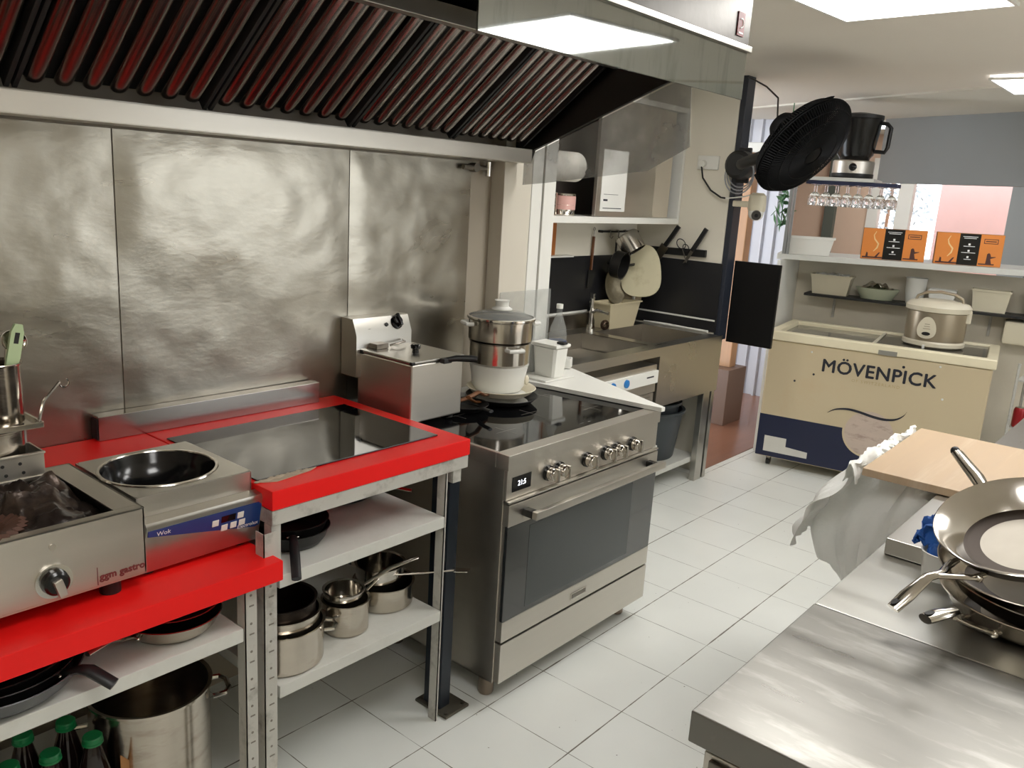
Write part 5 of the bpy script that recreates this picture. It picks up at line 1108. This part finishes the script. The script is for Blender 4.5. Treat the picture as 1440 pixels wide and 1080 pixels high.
# handle direction: toward the near aisle corner, expressed in the pan's own plane
dv = Vector((-.83, .46, 0)); dl = TQ.to_3x3().inverted() @ dv; hd_ang = math.atan2(dl.y, dl.x)
skillet('frying_pan', 'tilted dark frying pan on top of the stack with its interior showing', TQ, .168, hT, hd_ang, .19, PANIN, SHINY, -.035)
t = thing('frying_pan', 'steel frying pan behind the stack, its handle rising over the wooden board', 'frying pan', (2.30, .30, .93))
T_ = Matrix.Translation((2.37, .16, .9225))
MB(T_).lathe(pan_prof(.12, .15, .05), (0, 0, 0), 48).obj('pan_body', POT, t)
MB().tube([(2.26, .285, .965), (2.28, .325, 1.0), (2.34, .39, 1.05), (2.40, .455, 1.085)], [.014, .016, .021, .017], 14, flat=.7).obj('handle', SHINY, t)
MB().ball((2.405, .462, 1.089), .012, 12, 8).obj('handle_tip', BLACK, t)
# blue cloth and its tub beside the stack
o = MB().grid(lambda u, v: (2.03+.11*u+.02*noise.noise(Vector((u*6, v*6, 2))), .395+.05*v-.03*u+.02*noise.noise(Vector((u*6, v*7, 5))), .90+.105*math.sin(min(1, v*1.2)*PI*.7)*(.6+.4*math.sin(u*PI))+.022*noise.noise(Vector((u*9, v*9, 1)))), 26, 26).obj('cloth', BLUECL, angle=60, solid=.004); tag(o, 'crumpled blue cloth tucked behind the frying pan stack', 'cloth')

# ================================================================ PANS AND POTS ON THE RACKS
# upper shelf of the rack under the lower red worktop: z = .628
def rack_pan(label, c, r, h, hdir, hl, outm, inm, hm, name='frying_pan', hr=.011, drop=0.):
    M = Matrix.Translation(Vector(c)); t = thing(name, label, 'pan', M=M)
    MB(M).lathe(pan_prof(r*.8, r, h, .003, .004), (0, 0, 0), 48).obj('pan_body', outm, t)
    MB(M).lathe([(0, .0042), (r*.78, .0042), (r*.965, h-.003)], (0, 0, 0), 48).obj('pan_interior', inm, t)
    a = Vector((math.cos(hdir), math.sin(hdir), 0))
    hd = MB(M).tube([a*(r*.97)+Vector((0, 0, h*.6)), a*(r+.03)+Vector((0, 0, h*.85)), a*(r+hl*.5)+Vector((0, 0, h+.008-drop*.4)), a*(r+hl)+Vector((0, 0, h+.004-drop))], [hr*.7, hr*.8, hr, hr*.95], 10, flat=.6).obj('handle', hm, t)
    for sd in (-1, 1):
        p = a*(r*.92)+Vector((-a.y, a.x, 0))*sd*.012+Vector((0, 0, h*.55)); MB(M).ball(p+a*.006, .006, 10, 6).obj('rivet', SHINY, t)
    return t
rack_pan('grey frying pan lowest of the stack on the shelf below the charcoal grill', (.52, 1.775, .6285), .165, .05, math.radians(40), .10, GREYENAM, NONSTICK, BLACK, drop=.04)
t = rack_pan('black frying pan with a pale rim sticker inside the grey pan below the grill', (.52, 1.78, .645), .155, .046, math.radians(-52), .10, NONSTICK, NONSTICK, BLACK, hr=.017, drop=.04)
rack_pan('topmost black frying pan with a long steel handle below the charcoal grill', (.515, 1.785, .659), .148, .044, math.radians(2), .14, NONSTICK, NONSTICK, SHINY)
rack_pan('lower steel frying pan on the shelf below the wok cooker', (.895, 1.758, .6285), .112, .044, math.radians(196), .12, POT, PANIN, SHINY, drop=.0)
rack_pan('upper steel frying pan nested on the shelf below the wok cooker', (.90, 1.765, .650), .106, .042, math.radians(188), .11, POT, PANIN, SHINY, drop=.0)
# bottom shelf: stock pot, bottles, carton piece
t = thing('stock_pot', 'tall steel stock pot on the bottom shelf under the lower red worktop', 'stock pot', (.90, 1.895, .1185))
MB().lathe([(0, 0), (.137, 0), (.145, .008), (.145, .282), (.152, .286), (.152, .292), (.142, .290), (.141, .010), (0, .006)], (.90, 1.895, .1185), 56).obj('pot_body', POT, t)
for ang in (-20, 160):
    a = Vector((math.cos(math.radians(ang)), math.sin(math.radians(ang)), 0)); s_ = Vector((-a.y, a.x, 0)); q = Vector((.90, 1.895, .36))
    MB().tube([q+a*.146-s_*.045, q+a*.178-s_*.042, q+a*.192-s_*.02, q+a*.192+s_*.02, q+a*.178+s_*.042, q+a*.146+s_*.045], .007, 8).obj('handle', SHINY, t)
bl = ('dark bottle with a green cap nearest the tall stock pot', 'dark bottle with a green cap in the middle of the front row', 'dark bottle with a green cap at the outer end of the front row', 'dark green capped bottle standing behind the front row beside the stock pot', 'dark green capped bottle behind the front row, away from the stock pot')
b0 = thing('drink_bottle', bl[0], 'bottle', (.725, 1.825, .1185), 0, 'green capped bottles on the bottom shelf')
MB().lathe([(0, 0), (.032, 0), (.036, .006), (.036, .13), (.033, .15), (.035, .175), (.018, .24), (.016, .245), (.016, .257), (0, .257)], (.725, 1.825, .1185), 28).obj('bottle_body', COLA, b0)
MB().lathe([(.0165, .246), (.0235, .246), (.0235, .251), (.022, .252), (.022, .2625), (.020, .265), (0, .265)], (.725, 1.825, .1185), 28).obj('bottle_cap', GREENCAP, b0)
MB().lathe([(.0345, .05), (.0364, .052), (.0364, .10), (.0345, .102)], (.725, 1.825, .1185), 28).obj('bottle_label', REDINK, b0)
for k, p in enumerate(((.633, 1.83, .1185), (.553, 1.85, .1185), (.705, 1.925, .1185), (.615, 1.94, .1185))): dup(b0, p, label=bl[k+1])
o = MB(face_M((.765, 1.775, .1185), (.75, .66, 0), (0, 0, 1))).prism([(0, 0), (.05, 0), (.05, .16), (.0, .215)], 0, .004).obj('cardboard_flap', CARD); tag(o, 'torn brown cardboard flap beside the tall stock pot', 'cardboard')
# rack of pots: upper shelf z = .712
rack_pan('lower black pan at the end of the upper pot rack shelf under the hob worktop', (1.28, 1.83, .7125), .105, .048, math.radians(15), .02, NONSTICK, NONSTICK, BLACK)
t = rack_pan('upper black pan with its handle hanging over the front of the upper pot rack shelf', (1.285, 1.835, .735), .10, .045, math.radians(238), .17, NONSTICK, NONSTICK, BLACK, hr=.013, drop=.06)
rack_pan('dark frying pan with a steel handle at the back of the upper pot rack shelf', (1.60, 2.02, .7125), .12, .04, math.radians(-60), .12, NONSTICK, PANIN, SHINY)
t = thing('baking_tray', 'steel tray standing at the back of the upper pot rack shelf', 'tray', (1.62, 2.15, .7125))
MB().box(1.52, 1.71, 2.10, 2.2, .80, .812, .003).box(1.53, 1.70, 2.11, 2.19, .7125, .80, .003).obj('tray_body', STEEL, t)
# lower shelf z = .398
def rpot(name, label, c, r, h, m, hang=None, hm=None, loop=True, long=None, inm=None):
    M = Matrix.Translation(Vector(c)); t = thing(name, label, 'pot', M=M)
    MB(M).lathe([(0, 0), (r-.006, 0), (r, .007), (r, h-.004), (r+.005, h), (r+.005, h+.0015), (r-.003, h-.001), (r-.0035, .008), (0, .005)], (0, 0, 0), 44).obj('pot_body', m, t)
    for ang in (hang or ()):
        a = Vector((math.cos(math.radians(ang)), math.sin(math.radians(ang)), 0)); s_ = Vector((-a.y, a.x, 0)); q = Vector((0, 0, h*.8))
        MB(M).tube([q+a*(r+.001)-s_*.028, q+a*(r+.026)-s_*.025, q+a*(r+.034), q+a*(r+.026)+s_*.025, q+a*(r+.001)+s_*.028], .005, 8).obj('handle', SHINY, t)
    if long:
        ang, ln, dz = long; a = Vector((math.cos(math.radians(ang)), math.sin(math.radians(ang)), 0))
        MB(M).tube([a*(r-.001)+Vector((0, 0, h*.8)), a*(r+.03)+Vector((0, 0, h*.92)), a*(r+ln*.5)+Vector((0, 0, h+.012+dz*.4)), a*(r+ln)+Vector((0, 0, h+.012+dz))], [.006, .007, .010, .009], 10, flat=.5).obj('handle', hm or SHINY, t)
    return t
rpot('pot', 'large steel pot at the near end of the lower pot rack shelf', (1.222, 1.785, .3985), .112, .115, POT, (-38,))
rpot('pot', 'middle steel pot nested in the large pot on the lower pot rack shelf', (1.225, 1.79, .428), .102, .118, POT, (95,))
rpot('pot', 'dark topped small pot nested uppermost in the large pot stack', (1.222, 1.79, .458), .093, .12, PANIN)
rpot('pot', 'small steel pot with side handle between the pot stack and the casserole', (1.445, 1.79, .3985), .068, .098, POT, (195,), long=(8, .15, .0), hm=SHINY)
rpot('saucepan', 'steel saucepan lying in the small pot with its long handle over the casserole', (1.445, 1.80, .462), .058, .06, SHINY, long=(-6, .21, .012))
t = rpot('saucepan', 'steel casserole pan at the far end of the lower pot rack shelf', (1.635, 1.84, .3985), .093, .075, POT, long=(172, .11, .01), hm=BLACK)
rpot('pot', 'steel bowl standing in the casserole pan on the lower pot rack shelf', (1.632, 1.855, .408), .076, .12, SHINY)
t = thing('spatula', 'steel spatula lying across the casserole and poking out past the rack post', 'spatula', (1.75, 1.72, .49))
MB().tube([(1.60, 1.80, .512), (1.70, 1.73, .512), (1.78, 1.675, .515)], .006, 8, flat=.6).prism([(1.77, 1.665), (1.80, 1.635), (1.825, 1.645), (1.79, 1.69)], .514, .516).obj('spatula_body', SHINY, t)
# pipes and feet on the floor under the racks
t = thing('pipe', 'short steel pipes standing on the floor under the pot rack', 'pipe', (1.9, 2.1, 0))
for px in (1.70, 1.745): MB().cyl((px, 2.14, .0015), (px, 2.14, .36), .014, 12).obj('pipe', STEELD, t)

o = MB().lathe([(0, 0), (.034, 0), (.042, .062), (.044, .065), (.040, .065), (.032, .004), (0, .004)], (2.03, .378, .8795), 30).obj('bowl', WHITEP); tag(o, 'small white bowl under the blue cloth beside the pan stack', 'bowl')
